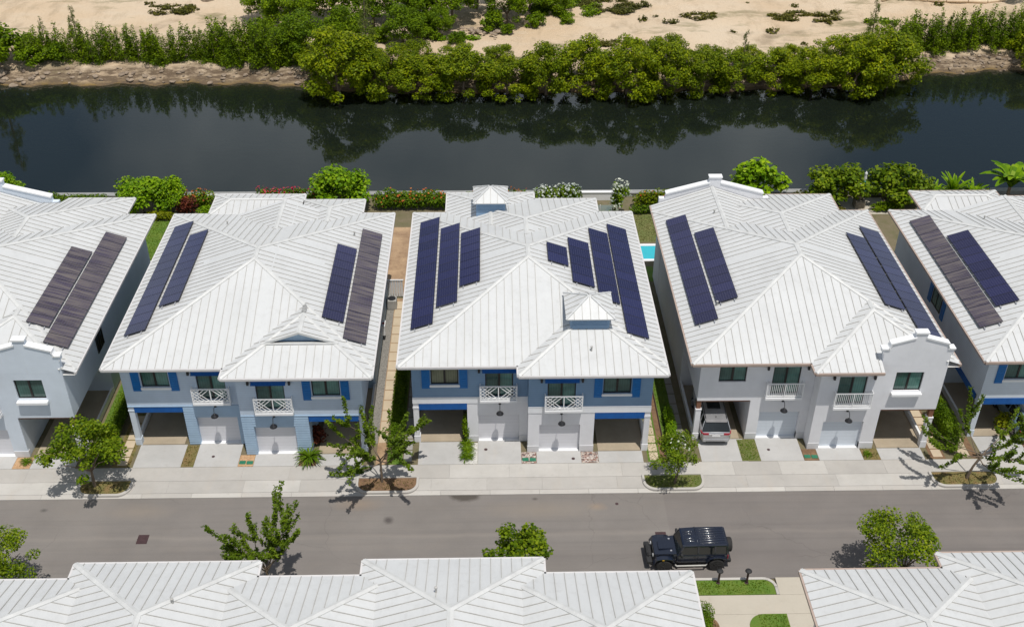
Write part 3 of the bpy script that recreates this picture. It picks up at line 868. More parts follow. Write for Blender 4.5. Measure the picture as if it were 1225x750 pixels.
side_window(hA, MID['A'] + 7.38, 1, 57.6, 58.9, 3.9, 5.2, 'glass_dk')
side_window(hD, MID['D'] - 7.38, -1, 61.5, 62.3, 4.2, 5.5, 'glass_dk')
side_window(hD, MID['D'] - 7.38, -1, 56.2, 57.0, 4.2, 5.5, 'glass_dk')
side_window(hE, MID['E'] - 7.38, -1, 61.0, 62.6, 4.2, 5.6, 'glass')
for y0 in (60.35, 62.75):
    s_ = MB(); s_.box(MID['E'] - 7.44, MID['E'] - 7.383, y0, y0 + .5, 4.0, 5.75); s_.build('shutter', M['blue'], hE)
s_ = MB(); s_.box(MID['E'] - 7.42, MID['E'] - 7.36, 53.6, 58.6, 2.68, 3.14); s_.build('carport_awning', M['blue_dk'], hE)
# vent pipes on the roofs
def vents(root, pts):
    for x, y, z in pts:
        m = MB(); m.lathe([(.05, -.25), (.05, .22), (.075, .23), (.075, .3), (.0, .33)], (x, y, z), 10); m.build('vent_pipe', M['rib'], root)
vents(hB, [(-9.4, 66.6, ZE + .345 * 2.5), (-18.6, 68.2, ZE + .28 * 3.1)])
vents(hC, [(3.3, 69.0, ZE + .292 * 2.4), (6.2, 53.0, ZE + .345 * 1.75), (-.3, 70.2, 7.75)])
vents(hD, [(16.3, 68.5, ZE + .345 * 4), (14.6, 57.5, ZE + .345 * 2.4)])
vents(hE, [(36.0, 68.3, ZE + .292 * 3)])

# two rows of houses on the near side of the street: only their street-side roofs show
def row_house(name, label, rects, x0, x1, gut):
    root = empty(name, (0, 0, 0)); tag(root, label, 'house', 'houses on the near side of the street')
    build_roof(root, rects, ZE, gut=gut)
    w = MB()
    for i, h in enumerate(rects):
        d = .02 * i
        w.box(max(h.x0 + .9, x0) + d, min(h.x1 - .9, x1) - d, h.y0 + .9 + d, h.y1 - .87 - .003 * i, 0, ZE - .14 - .004 * i)
    w.build('wall', M['stucco'], root)
    for h in rects:
        for f in (.3, .7):
            xx = h.x0 + (h.x1 - h.x0) * f
            m = MB(); m.box(xx - .6, xx + .6, h.y1 - .88, h.y1 - .8, 4.3, 5.8); wo = m.build('window', M['frame'], root)
            m = MB(); m.box(xx - .54, xx + .54, h.y1 - .805, h.y1 - .79, 4.36, 5.74); m.build('pane', M['glass'], wo)
    return root
lowY, hiY = 35.88, 36.86
sl_ = dict(l=.345, r=.345, f=.345, b=.345)
F = [Hip(-26.9, -18.35, 14, lowY, **sl_), Hip(-19.95, -11.1, 15, hiY, **sl_), Hip(-13.2, -4.5, 14, lowY, **sl_), Hip(-6.15, 2.55, 15, hiY, **sl_), Hip(.35, 9.62, 14, lowY, **sl_)]
hF = row_house('row_house', 'long row house in the left foreground showing only its pale ribbed metal roof', F, -26, 8.8, 'gutter')
G = [Hip(14.85, 23.6, 14, lowY, **sl_), Hip(21.75, 30.6, 15, hiY, **sl_), Hip(29.2, 38, 14, lowY, **sl_)]
hG = row_house('row_house', 'row house at bottom right showing only its pale ribbed metal roof beside the garden path', G, 15.6, 37, 'gutter_brown')
vents(hF, [(-14.3, 33.4, ZE + .345 * 3.2), (-2.5, 33.9, ZE + .345 * 3.1)])

# ------------------------------------------------------------------ solar arrays
def array(h, side, d0, d1, y0, y1, streaky, label):
    S = .345; th = math.atan(S)
    x0 = MID[h] + (-8.2 if side == 'l' else 8.2)
    dm = (d0 + d1) / 2
    xm = x0 + (dm if side == 'l' else -dm)
    w = (d1 - d0) / math.cos(th); L = y1 - y0
    root = empty('solar_array', (xm, (y0 + y1) / 2, ZE + S * (dm - .08) + .15))
    root.rotation_euler = (0, -th if side == 'l' else th, 0)
    tag(root, label, 'solar panels', 'solar arrays on the roofs')
    n = max(2, round(L / 1.02)); p = L / n
    mesh = None
    for i in range(n):
        if mesh is None:
            m = MB(); m.box(-w / 2, w / 2, -p / 2 + .014, p / 2 - .014, -.02, .02)
            m.box(-w / 2 + .02, w / 2 - .02, -p / 2 + .028, p / 2 - .028, .015, .0225, 1)
            o = m.build('solar_panel', [M['pvframe'], M['pv_painted_sheen' if streaky else 'pv']], root); mesh = o.data
        else:
            o = link(bpy.data.objects.new('solar_panel', mesh)); o.parent = root
        o.location = (0, -L / 2 + p * (i + .5), 0)
    for sx in (-.32, .32):
        m = MB(); m.box(sx * w - .025, sx * w + .025, -L / 2 - .22, L / 2 + .1, -.07, -.025)
        for k in range(int(L / 1.5) + 1): m.box(sx * w - .03, sx * w + .03, -L / 2 - .15 + k * 1.5, -L / 2 - .09 + k * 1.5, -.16, -.03)
        m.build('mounting_rail', M['alu'], root)
AR = [('A', 'r', 2.45, 3.75, 55.4, 64.4, 1, 'shorter inner striped solar array on the white roof at the left edge'),
 ('A', 'r', .95, 2.33, 53.9, 67.2, 1, 'longer outer striped solar array on the white roof at the left edge'),
 ('B', 'l', .75, 2.15, 55.2, 68.8, 0, 'long dark blue solar array by the left eave of the pale blue house'),
 ('B', 'l', 2.4, 3.75, 57.6, 66.6, 0, 'shorter slate blue solar array on the left slope of the pale blue house'),
 ('B', 'r', 2.15, 3.45, 55.8, 64.7, 0, 'shorter dark blue solar array on the right slope of the pale blue house'),
 ('B', 'r', .65, 2.02, 54.2, 67.6, 1, 'long brown striped solar array by the right eave of the pale blue house'),
 ('C', 'l', .7, 2.1, 55.7, 69.2, 0, 'longest array on the left slope of the two-cupola roof, next to the eave'),
 ('C', 'l', 2.25, 3.6, 57.35, 67.4, 0, 'middle array of three on the left slope of the two-cupola roof'),
 ('C', 'l', 3.72, 5.05, 59.0, 65.85, 0, 'shortest array of three on the left slope of the two-cupola roof'),
 ('C', 'r', 5.55, 6.9, 60.4, 62.75, 0, 'tiny two panel array highest on the right slope of the two-cupola roof'),
 ('C', 'r', 3.95, 5.38, 58.65, 64.25, 0, 'array beside the tiny one on the right slope of the two-cupola roof'),
 ('C', 'r', 2.4, 3.75, 57.5, 66.5, 0, 'array partly hidden by the front cupola on the two-cupola roof'),
 ('C', 'r', .9, 2.3, 54.4, 67.95, 0, 'longest array on the right slope of the two-cupola roof, next to the eave'),
 ('D', 'l', .78, 2.18, 55.9, 69.3, 0, 'long array by the left eave of the white parapet house'),
 ('D', 'l', 2.36, 3.68, 57.55, 66.5, 0, 'shorter array on the left slope of the white parapet house'),
 ('D', 'r', 2.1, 3.5, 56.7, 65.8, 0, 'shorter bright blue array on the right slope of the white parapet house'),
 ('D', 'r', .45, 1.95, 54.0, 67.6, 0, 'long bright blue array by the right eave of the white parapet house'),
 ('E', 'l', .78, 2.14, 55.35, 69.0, 1, 'long striped array by the left eave of the house at the right edge'),
 ('E', 'l', 2.3, 3.7, 56.95, 65.9, 0, 'shorter dark blue array on the house at the right edge')]
for a in AR: array(*a)

# ------------------------------------------------------------------ setting: ground, street, pavement
def sheet(name, x0, x1, y0, y1, z, m, kind='structure', parent=None):
    o = MB(); o.face([(x0, y0, z), (x1, y0, z), (x1, y1, z), (x0, y1, z)])
    return tag(o.build(name, M[m]), kind=kind)
g_ = MB(); g_.face([(-900, -700, -.16), (900, -700, -.16), (900, 86.2, -.16), (-900, 86.2, -.16)])
tag(g_.build('ground', M['ground']), kind='structure')
yard = MB(); yard.box(-120, 120, 50.94, 86.1, -.155, -.012); tag(yard.build('yard_ground', M['ground']), kind='structure')
sheet('road', -150, 150, 41.4, 48.27, -.1, 'asphalt')
# pavement: slabs with real joints
pv = MB(); x = -66.0; rnd = random.Random(3)
while x < 66:
    w = rnd.choice((2.9, 3.3, 3.7))
    pv.box(x + .003, x + w - .003, 49.705, 50.93, -.155, 0); x += w
x = -66.0
while x < 66:
    w = rnd.choice((3.4, 4.6, 5.6))
    pv.box(x + .003, x + w - .003, 48.64, 49.69, -.155, -.004); x += w
tag(pv.build('pavement', M['pavement']), kind='structure')
kb = MB(); x = -66.0
while x < 66:
    kb.loft([[(xx, 48.28, -.155), (xx, 48.62, -.155), (xx, 48.62, -.006), (xx, 48.42, -.03), (xx, 48.28, -.055)] for xx in (x + .006, x + 2.994)]); x += 3
tag(kb.build('kerb', M['gutterstrip']), kind='structure')
# driveways and garage aprons per house
def patch(name, pts, z, m, h=.12):
    o = MB(); o.loft([[(a, b, z - h) for a, b in pts], [(a, b, z) for a, b in pts]])
    return tag(o.build(name, M[m]), kind='structure')
for k, mid in MID.items():
    U = lambda u: mid + u
    for a, b, y in ((-7.1, -4.15, YL), (4.25, 7.05, YR)):
        patch('driveway', [(U(a), 50.95), (U(b), 50.95), (U(b), y - .03), (U(a), y - .03)], .004, 'driveway')
    for a, b, y in ((-3.35, -.62, YL), (.35, 3.15, YR)):
        patch('driveway', [(U(a), 50.95), (U(b), 50.95), (U(b), y + .02), (U(a), y + .02)], .004, 'driveway')
def bed(u0, u1, y0, y1, mid, m): patch('planting_bed', [(mid + u0, y0), (mid + u1, y0), (mid + u1, y1), (mid + u0, y1)], .012, m)
B_, C_, D_, A_, E_ = MID['B'], MID['C'], MID['D'], MID['A'], MID['E']
bed(-4.13, -3.37, 50.96, 52.95, B_, 'drygrass'); bed(-.6, .33, 50.96, 52.0, B_, 'gravel_orange'); bed(3.17, 4.23, 50.96, 52.0, B_, 'mulch')
bed(-4.13, -3.37, 50.96, 52.95, C_, 'gravel_white'); bed(-.6, .33, 50.96, 52.0, C_, 'pebble'); bed(3.17, 4.23, 50.96, 52.0, C_, 'pebble')
bed(-4.55, -3.37, 50.96, 53.0, D_, 'grass2'); bed(-.6, .33, 50.96, 52.0, D_, 'mulch'); bed(3.17, 4.23, 50.96, 52.0, D_, 'drygrass')
bed(3.17, 4.23, 50.96, 52.0, A_, 'gravel_orange'); bed(-.6, .33, 50.96, 52.0, A_, 'mulch'); bed(-4.13, -3.37, 50.96, 53.0, A_, 'mulch')
bed(-4.13, -3.37, 50.96, 53.0, E_, 'mulch'); bed(-.6, .33, 50.96, 52.0, E_, 'mulch'); bed(3.17, 4.23, 50.96, 52.0, E_, 'mulch')

# kerbed tree islands in the apron
def island(x0, x1, label, soilm):
    n = 8
    def outline(i, z):
        a, b, c, d = x0 + i, x1 - i, 48.36 + i, 49.72 - i * .3
        r = .75 - i * .6
        pts = [(a, d, z)]
        for k in range(n + 1):
            t = math.pi + math.pi / 2 * k / n; pts.append((a + r + r * math.cos(t), c + r + r * math.sin(t), z))
        for k in range(n + 1):
            t = 1.5 * math.pi + math.pi / 2 * k / n; pts.append((b - r + r * math.cos(t), c + r + r * math.sin(t), z))
        pts.append((b, d, z)); return pts
    m = MB(); m.loft([outline(0, -.15), outline(0, .10), outline(.03, .13), outline(.15, .13), outline(.16, .05)], cap=False)
    o = m.build('tree_island', M['gutterstrip']); tag(o, label, 'planter', 'kerbed tree islands')
    s = MB(); s.face(outline(.155, .07)); s.build('soil', M[soilm], o)
island(-25.0, -21.75, 'kerbed island under the leafy tree outside the white house at the left edge', 'drygrass')
island(-8.2, -4.35, 'kerbed island under the straggly tree between the pale blue house and the two-cupola house', 'mulch')
island(9.35, 13.15, 'kerbed island with grass under the small round flowering tree', 'grass2')
island(27.2, 31.4, 'kerbed island under the leaning tree by the large clipped hedge', 'drygrass')

# near side of the street
vg = MB(); vg.box(-60, 60, 38.84, 40.15, -.155, .0); tag(vg.build('path', M['path']), kind='structure')
def lawn(name, pts, z, m): 
    return patch(name, pts, z, m, .1)
def rr(x0, x1, y0, y1, r, which):
    """rectangle with some corners rounded"""
    out = []
    for (cx, cy, t0, key) in ((x1, y1, 0, 'tr'), (x0, y1, 90, 'tl'), (x0, y0, 180, 'bl'), (x1, y0, 270, 'br')):
        if key in which:
            sx = -1 if 'r' in key else 1; sy = -1 if 't' in key else 1
            for k in range(7):
                t = R(t0 + 15 * k); out.append((cx + sx * r + r * math.cos(t), cy + sy * r + r * math.sin(t)))
        else: out.append((cx, cy))
    return out
lawn('lawn', rr(10.7, 15.6, 40.17, 41.2, .55, ('tr',)), .03, 'grass')
kb = MB(); a = rr(10.0, 15.78, 40.16, 41.38, .7, ('tr',)); b = rr(10.0, 15.62, 40.17, 41.22, .56, ('tr',))
n_ = len(a)
for i in range(n_ - 1):
    if i > 7: break
    p, q, r_, s_ = a[i], a[i + 1], b[i + 1], b[i]
    kb.loft([[(p[0], p[1], -.15), (q[0], q[1], -.15), (r_[0], r_[1], -.15), (s_[0], s_[1], -.15)], [(p[0], p[1], .04), (q[0], q[1], .04), (r_[0], r_[1], .04), (s_[0], s_[1], .04)]])
kb.loft([[(15.78, 40.16, -.15), (15.78, 40.7, -.15), (15.62, 40.7, -.15), (15.62, 40.16, -.15)], [(15.78, 40.16, .04), (15.78, 40.7, .04), (15.62, 40.7, .04), (15.62, 40.16, .04)]])
kb.box(-60, 10.0, 41.22, 41.38, -.15, .04); kb.box(17.2, 60, 41.22, 41.38, -.15, .04)
tag(kb.build('kerb', M['gutterstrip']), kind='structure')
lawn('lawn', [(-60, 40.17), (10.69, 40.17), (10.69, 41.21), (-60, 41.21)], .028, 'grass')
lawn('lawn', [(17.2, 40.17), (60, 40.17), (60, 41.21), (17.2, 41.21)], .028, 'grass')
patch('driveway', [(15.8, 40.16), (17.18, 40.16), (17.18, 41.38), (15.8, 41.38)], .0, 'path', .14)
patch('path', [(9.0, 30), (17.2, 30), (17.2, 38.83), (9.0, 38.83)], -.004, 'path', .14)
lawn('lawn', rr(13.7, 15.85, 36.2, 38.82, .9, ('tl',)), .03, 'grass')
patch('planting_bed', rr(10.0, 12.1, 36.0, 38.8, .8, ('tr',)), .02, 'mulch')
nr = MB(); nr.box(-120, 120, -60, 38.83, -.156, -.03); tag(nr.build('yard_ground', M['ground']), kind='structure')

# bollard lights
def bollard(x, y, label):
    r = empty('bollard_light', (x, y, .03)); tag(r, label, 'bollard light', 'bollard lights on the verge lawn')
    m = MB(); m.lathe([(.11, 0), (.11, .04), (.065, .05), (.06, .82), (.05, .84)], (0, 0, 0), 12); m.build('post', M['iron'], r)
    m = MB(); m.lathe([(.05, .83), (.06, .86), (.045, .92)], (0, 0, 0), 12); m.build('lamp_lens', M['lens'], r)
    m = MB(); m.lathe([(.17, .915), (.19, .94), (.17, .985), (.09, 1.02), (.01, 1.03)], (0, 0, 0), 16); m.build('lamp_cap', M['bumper'], r, smooth=True)
bollard(12.55, 41.0, 'left bollard light of two on the verge lawn, nearer the black off-roader')
bollard(14.12, 40.98, 'right bollard light of two on the verge lawn, near its rounded kerb corner')
# mail kiosk partly hidden by the roof corner
r = empty('mailbox_cabinet', (10.75, 40.3, 0)); tag(r, 'brown cabinet with pale top standing at the roof corner by the verge lawn', 'mailbox')
m = MB(); m.bbox(-.2, .2, -.2, .2, 0, .95, .03); m.build('cabinet', M['wood'], r)
m = MB(); m.bbox(-.25, .25, -.25, .25, .95, 1.03, .02); m.build('cabinet_top', M['gutter'], r)

# drains, lids
def grate(x, y, w, d, label):
    o = MB(); z = -.094
    o.box(x - w / 2, x + w / 2, y - d / 2, y + d / 2, -.12, z)
    for k in range(9):
        xx = x - w / 2 + w * (k + .5) / 9
        o.box(xx - w / 28, xx + w / 28, y - d / 2 + .05, y + d / 2 - .05, z, z + .012)
    tag(o.build('drain_grate', M['iron']), label, 'drain grate', 'street drain grates')
grate(-20.05, 44.95, .62, .72, 'rusty drain grate alone in the left part of the road')
grate(9.9, 44.75, .62, .6, 'rusty drain grate beside the bonnet of the black off-roader')
def lid(x, y, label, grp='green valve box lids'):
    o = MB(); o.bbox(x - .2, x + .2, y - .15, y + .15, .0, .05, .02)
    o.box(x - .04, x + .04, y - .012, y + .012, .05, .058)
    tag(o.build('valve_box_lid', M['lid']), label, 'valve lid', grp)
for mid, nm in ((B_, 'orange gravel of the pale blue house'), (C_, 'pebbles of the two-cupola house'), (D_, 'mulch of the white parapet house')):
    lid(mid - .36, 51.3, 'left of the two green valve lids in the ' + nm); lid(mid + .1, 51.28, 'right of the two green valve lids in the ' + nm)
def cover(x, y, z, r_, label):
    o = MB(); o.lathe([(r_, -.02), (r_, .008), (r_ * .85, .012), (r_ * .8, .006), (.0, .006)], (x, y, z), 18)
    tag(o.build('manhole_cover', M['iron']), label, 'manhole cover', 'small round covers')
cover(5.25, 51.35, .006, .11, 'small round cover in the driveway before the right garage of the two-cupola house')
cover(-.25, 52.3, .006, .11, 'small round cover in the driveway before the left garage of the two-cupola house')
cover(-17.4, 51.9, .006, .1, 'small round cover in the driveway before the left garage of the pale blue house')
cover(17.75, 52.0, .006, .1, 'small round cover in the driveway before the left garage of the white parapet house')
cover(7.6, 47.4, -.098, .1, 'small round cover in the road above the black off-roader')

# ------------------------------------------------------------------ side yards between the houses
def stones(x0, x1, y0, y1, n, m, label, grp, tilt=0):
    first = None
    p = (y1 - y0) / n
    for i in range(n):
        if first is None:
            o = MB(); o.bbox(-(x1 - x0) / 2, (x1 - x0) / 2, -p / 2 + .05, p / 2 - .05, -.05, .02, .01)
            first = o.build('stepping_stone', M[m]); c = first
            tag(first, label, 'stepping stone', grp)
        else:
            c = first.copy(); link(c)
        c.location = ((x0 + x1) / 2, y0 + p * (i + .5), .004 + .002 * (i % 3))
        c.rotation_euler = (0, 0, random.uniform(-.02, .02))
ST = [(-7.1, -6.5, 53.0, 69.4, 15, 'stone_pale', 'sandy stepping stone in the row along the right carport of the pale blue house', 'sandy stones between pale blue and two-cupola houses'),
 (-5.42, -4.9, 51.2, 61.0, 9, 'stone_grey', 'stepping stone in the row along the left wall of the two-cupola house', 'stones along the two-cupola house'),
 (10.08, 10.64, 51.1, 57.6, 8, 'stone_pale', 'pale stepping stone in the row along the right pillar of the two-cupola house', 'pale stones right of the two-cupola house'),
 (12.1, 12.55, 52.5, 62.0, 9, 'stone_grey', 'grey stepping stone in the row along the left wall of the white parapet house', 'stones along the white parapet house'),
 (28.05, 28.66, 51.1, 59.0, 10, 'stone_pale', 'pale stepping stone in the row between the white parapet house and the large clipped hedge', 'pale stones right of the white parapet house'),
 (29.75, 30.4, 51.1, 53.0, 2, 'stone_pale', 'pale stepping stone right of the large clipped hedge', 'pale stones beyond the clipped hedge'),
 (-23.22, -22.62, 51.1, 56.0, 6, 'stone_pale', 'pale stepping stone in the row left of the pale blue house', 'pale stones left of the pale blue house')]
for s in ST: stones(*s)
patch('gravel_strip', [(-7.7, 53.0), (-7.15, 53.0), (-7.15, 69.4), (-7.7, 69.4)], 0, 'gravel_grey', .01)
patch('soil_strip', [(-7.15, 51.0), (-6.45, 51.0), (-6.45, 69.8), (-7.15, 69.8)], -.004, 'dirt', .01)
patch('lawn', [(-6.44, 51.0), (-5.5, 51.0), (-5.5, 70), (-6.44, 70)], .0, 'grass', .01)
patch('soil_strip', [(-9.5, 70.2), (-5.0, 70.2), (-5.0, 80.8), (-9.5, 80.8)], .0, 'dirt', .01)
patch('lawn', [(9.95, 51.0), (10.75, 51.0), (10.75, 58), (9.95, 58)], -.004, 'grass', .01)
patch('soil_strip', [(10.76, 51.0), (11.1, 51.0), (11.1, 66), (10.76, 66)], -.004, 'mulch', .01)
patch('lawn', [(11.16, 51.0), (12.08, 51.0), (12.08, 70), (11.16, 70)], .0, 'grass', .01)
patch('soil_strip', [(27.85, 51.0), (28.8, 51.0), (28.8, 66), (27.85, 66)], -.004, 'mulch', .01)
patch('soil_strip', [(-23.5, 51.0), (-22.4, 51.0), (-22.4, 58), (-23.5, 58)], -.004, 'drygrass', .01)
patch('lawn', [(-25.2, 51.0), (-24.3, 51.0), (-24.3, 70), (-25.2, 70)], 0, 'grass', .01)
patch('lawn', [(30.45, 51.0), (30.85, 51.0), (30.85, 53.0), (30.45, 53.0)], 0, 'mulch', .01)
e = MB(); e.box(11.1, 11.15, 51.0, 60.0, -.02, .14); tag(e.build('garden_edging', M['iron']), 'thin dark edging board running between the two-cupola house and the white parapet house', 'garden edging')
# back gardens
patch('lawn', [(-28.6, 71.5), (-24.2, 71.5), (-24.2, 82.2), (-28.6, 82.2)], 0, 'grass', .01)
patch('lawn', [(9.9, 78.1), (15.5, 78.1), (15.5, 83.0), (9.9, 83.0)], 0, 'grass2', .01)
patch('lawn', [(11.6, 72.0), (13.2, 72.0), (13.2, 74.2), (11.6, 74.2)], 0, 'grass', .01)
patch('lawn', [(29, 75), (31.2, 75), (31.2, 82), (29, 82)], 0, 'drygrass', .01)
patch('patio', [(31.2, 82.6), (35.2, 82.6), (35.2, 85.6), (31.2, 85.6)], .01, 'path', .02)
def pool(x0, x1, y0, y1, label):
    o = MB(); t = .3
    o.box(x0 - t, x1 + t, y0 - t, y0, -.1, .05); o.box(x0 - t, x1 + t, y1, y1 + t, -.1, .05); o.box(x0 - t, x0, y0, y1, -.1, .05); o.box(x1, x1 + t, y0, y1, -.1, .05)
    r = o.build('swimming_pool', M['white']); tag(r, label, 'swimming pool', 'garden pools')
    w = MB(); w.face([(x0, y0, .0), (x1, y0, .0), (x1, y1, .0), (x0, y1, .0)]); w.build('pool_water', M['pool'], r)
pool(9.2, 13.9, 75.3, 77.4, 'turquoise garden pool behind the gap between the two-cupola and white parapet houses')
pool(-27.2, -24.6, 72.8, 75.2, 'small blue corner of a pool behind the gap left of the pale blue house')
# sea wall along the canal
sw = MB(); sw.box(-150, 150, 86.1, 86.6, -4, .28); sw.box(-150, 150, 86.05, 86.68, .28, .38)
tag(sw.build('seawall', M['seawall']), 'long white sea wall at the canal edge behind the gardens', 'sea wall')
# fence panel, condenser, bins in the middle gap
f = empty('fence_panel', (-7.1, 70.0, 0)); tag(f, 'white fence panel closing the sandy side yard between the pale blue and two-cupola houses', 'fence')
for i in range(6):
    m = MB(); m.box(-.56 + i * .19, -.4 + i * .19, -.02, .02, .08, 1.5); m.build('board', M['white'], f)
m = MB(); m.box(-.62, .62, -.05, .05, 1.5, 1.58); m.box(-.66, -.56, -.05, .05, 0, 1.5); m.build('frame', M['white'], f)
r = empty('condenser_unit', (-7.3, 68.6, 0)); tag(r, 'dark air conditioning condenser near the white fence panel', 'air conditioner')
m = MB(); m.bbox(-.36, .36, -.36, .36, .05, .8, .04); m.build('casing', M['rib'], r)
m = MB(); m.lathe([(.3, .8), (.3, .83), (.06, .84), (0, .85)], (0, 0, 0), 18); m.build('fan_grille', M['black'], r)
r = empty('utility_box', (-7.62, 64.6, 0)); tag(r, 'white wall box with a red handle beside the sandy stepping stones', 'utility box')
m = MB(); m.bbox(-.12, .16, -.4, .4, .5, 1.3, .02); m.build('cabinet', M['white'], r)
m = MB(); m.box(-.05, .1, -.1, .05, 1.3, 1.36); m.build('handle', M['red'], r)
# glass pool fence behind the two-cupola house
f = empty('glass_fence', (8.9, 82.3, 0)); tag(f, 'low frosted glass fence with white posts behind the two-cupola house', 'fence')
mg, nt, b = mat('frosted_glass'); b.inputs['Base Color'].default_value = (.55, .68, .68, 1); b.inputs['Roughness'].default_value = .2; b.inputs['Alpha'].default_value = .45
for i in range(3):
    m = MB(); m.box(-1.2 + i * 1.0, -.26 + i * 1.0, -.01, .01, .1, 1.2); m.build('glass_panel', mg, f)
for i in range(4):
    m = MB(); m.box(-1.26 + i * 1.0, -1.21 + i * 1.0, -.03, .03, 0, 1.25); m.build('post', M['white'], f)
# carved stone and folded parasol in the garden right of the white house
r = empty('stone_urn', (32.7, 84.0, 0)); tag(r, 'weathered stone garden urn on its pedestal between the two sea grape trees', 'urn')
m = MB(); m.bbox(-.45, .45, -.45, .45, 0, .7, .05); m.build('pedestal', M['carving'], r)
m = MB(); m.lathe([(.2, .7), (.14, .85), (.3, 1.0), (.42, 1.25), (.45, 1.4), (.36, 1.4), (.3, 1.2)], (0, 0, 0), 14); m.build('bowl', M['carving'], r, smooth=True)
r = empty('folded_parasol', (33.2, 85.0, 0), .4); tag(r, 'teal and white folded parasol half hidden between the two sea grape trees', 'parasol')
m = MB(); m.tube([(0, 0, 0), (0, 0, 2.9)], .03); m.build('pole', M['white'], r)
m = MB(); m.lathe([(.38, 1.0), (.3, 1.5), (.16, 2.1)], (0, 0, 0), 10); m.build('canopy', M['teal'], r)
m = MB(); m.lathe([(.165, 2.1), (.12, 2.5), (.13, 2.75), (.02, 2.95)], (0, 0, 0), 10); m.bar((-.2, 0, 1.9), (-1.3, -.1, .9), .25, .12); m.build('cover', M['cloth'], r)

# ------------------------------------------------------------------ canal and far bank
sx_ = [-200, -120, -60, -53, -44, -30.5, -23, -18, -10, 10, 30, 38, 46, 49.7, 61, 90, 200]
sy_ = [115, 114.5, 114.2, 114.1, 114.2, 114.5, 114.1, 112.8, 111.8, 111.6, 112.0, 112.6, 114.6, 116.6, 117.8, 119, 119]
def shore(x): return float(np.interp(x, sx_, sy_)) + .35 * math.sin(x * .9) + .2 * math.sin(x * 2.3 + 1)
def vn(x, y, s):
    return (math.sin(x * 1.3 * s + 1.7 * math.sin(y * .7 * s)) + math.sin(y * 1.9 * s + 1.3 * math.sin(x * .9 * s))) / 2
def terr_z(x, y):
    d = y - shore(x)
    if d < 0: z = -.8 + d * .7
    elif d < 2.6: z = -.8 + 1.15 * (d / 2.6) ** .8
    else: z = .35 + min(1, (d - 2.6) / 20) * .35
    return max(z, -3.4) + (.10 * vn(x, y, 1.4) + .05 * vn(x, y, 4.1)) * min(1, max(.25, d * .5)) + (.22 * vn(x, y, .25) if d > 4 else 0)
xs = [-800, -400, -200, -120] + list(np.arange(-80, 92, .75)) + [120, 200, 400, 800]
ys = [84, 95, 103] + list(np.arange(106, 122, .4)) + list(np.arange(122, 152, 1.2)) + [160, 180, 220, 300, 500, 1200]
vs = [(x, y, terr_z(x, y) if y > 104 else -3.4) for y in ys for x in xs]
nx = len(xs)
fs = [(j * nx + i, j * nx + i + 1, (j + 1) * nx + i + 1, (j + 1) * nx + i) for j in range(len(ys) - 1) for i in range(nx - 1)]
t = MB(); t.raw(vs, fs); to = t.build('far_bank', M['sand'], smooth=True); tag(to, kind='structure')
to.data.materials.append(M['bed'])
for p in to.data.polygons:
    if p.center.y < 104: p.material_index = 1
w = MB(); w.box(-790, 790, 86.62, 124, -3.9, -.8)
# keep the water body a closed box whose far side lies inside the bank
tag(w.build('canal_water', M['water']), kind='structure')

# rocks along the bare stretches of bank
def rockmesh(seed):
    r_ = np.random.default_rng(seed); m = MB()
    rings = []
    for k in range(6):
        ph = math.pi * (k + .3) / 6.2; ring = []
        for j in range(9):
            t = 2 * math.pi * j / 9; q = .75 + .4 * r_.random()
            ring.append((math.sin(ph) * math.cos(t) * q, math.sin(ph) * math.sin(t) * q * .8, -math.cos(ph) * .6 * q))
        rings.append(ring)
    m.loft(rings); return m
rocks = [rockmesh(s).build('bank_rock', M['rock']) for s in range(4)]
used = set(); rr_ = random.Random(8)
def rock(x, y, z, s):
    i = rr_.randrange(4)
    o = rocks[i] if i not in used else link(rocks[i].copy())
    used.add(i)
    o.location = (x, y, z); o.scale = (s, s * rr_.uniform(.7, 1.1), s * rr_.uniform(.5, .9)); o.rotation_euler = (0, 0, rr_.uniform(0, 6.28))
    return o
for k in range(95):
    x = rr_.uniform(-54, -18); y = shore(x) + rr_.triangular(-.3, 2.8, .7)
    o = rock(x, y, terr_z(x, y) + .05, rr_.uniform(.12, .42) if x > -49 else rr_.uniform(.2, .7))
    tag(o, 'rough limestone rock on the bare bank at the left across the canal', 'rock', 'rocks on the left bank')
for k in range(80):
    x = rr_.uniform(49, 62); y = shore(x) + rr_.triangular(-.2, 3.2, 1.2)
    o = rock(x, y, terr_z(x, y) + .05, rr_.uniform(.12, .36))
    tag(o, 'pale limestone rock on the short bare bank at the right across the canal', 'rock', 'rocks on the right bank')
# pale rubble heaps between the upland trees
for (cx, cy, n) in ((-2.2, 126.6, 16), (.6, 126.0, 9), (-12.6, 119.5, 12)):
    for k in range(n):
        x = cx + rr_.gauss(0, 1.1); y = cy + rr_.gauss(0, .8)
        o = rock(x, y, terr_z(x, y) + .35, rr_.uniform(.2, .5))
        tag(o, 'pale rock in the rubble heaped among the upland trees across the canal', 'rock', 'rubble among upland trees')
pp = MB(); pts = [(50.8, 137.0), (52.4, 137.9), (54.2, 138.0), (57, 137.7), (59.3, 137.3), (62, 137.0), (64.5, 136.9), (67, 137.3)]
for a, b in zip(pts[:-1], pts[1:]):
    d = (Vector(b) - Vector(a)).normalized() * .04
    pp.tube([(a[0] + d.x, a[1] + d.y, terr_z(*a) + .22), (b[0] - d.x, b[1] - d.y, terr_z(*b) + .22)], .22, 9)
tag(pp.build('drain_pipe', M['timber_pale'], smooth=False), 'pale jointed pipe lying across the sand at top right', 'pipe')

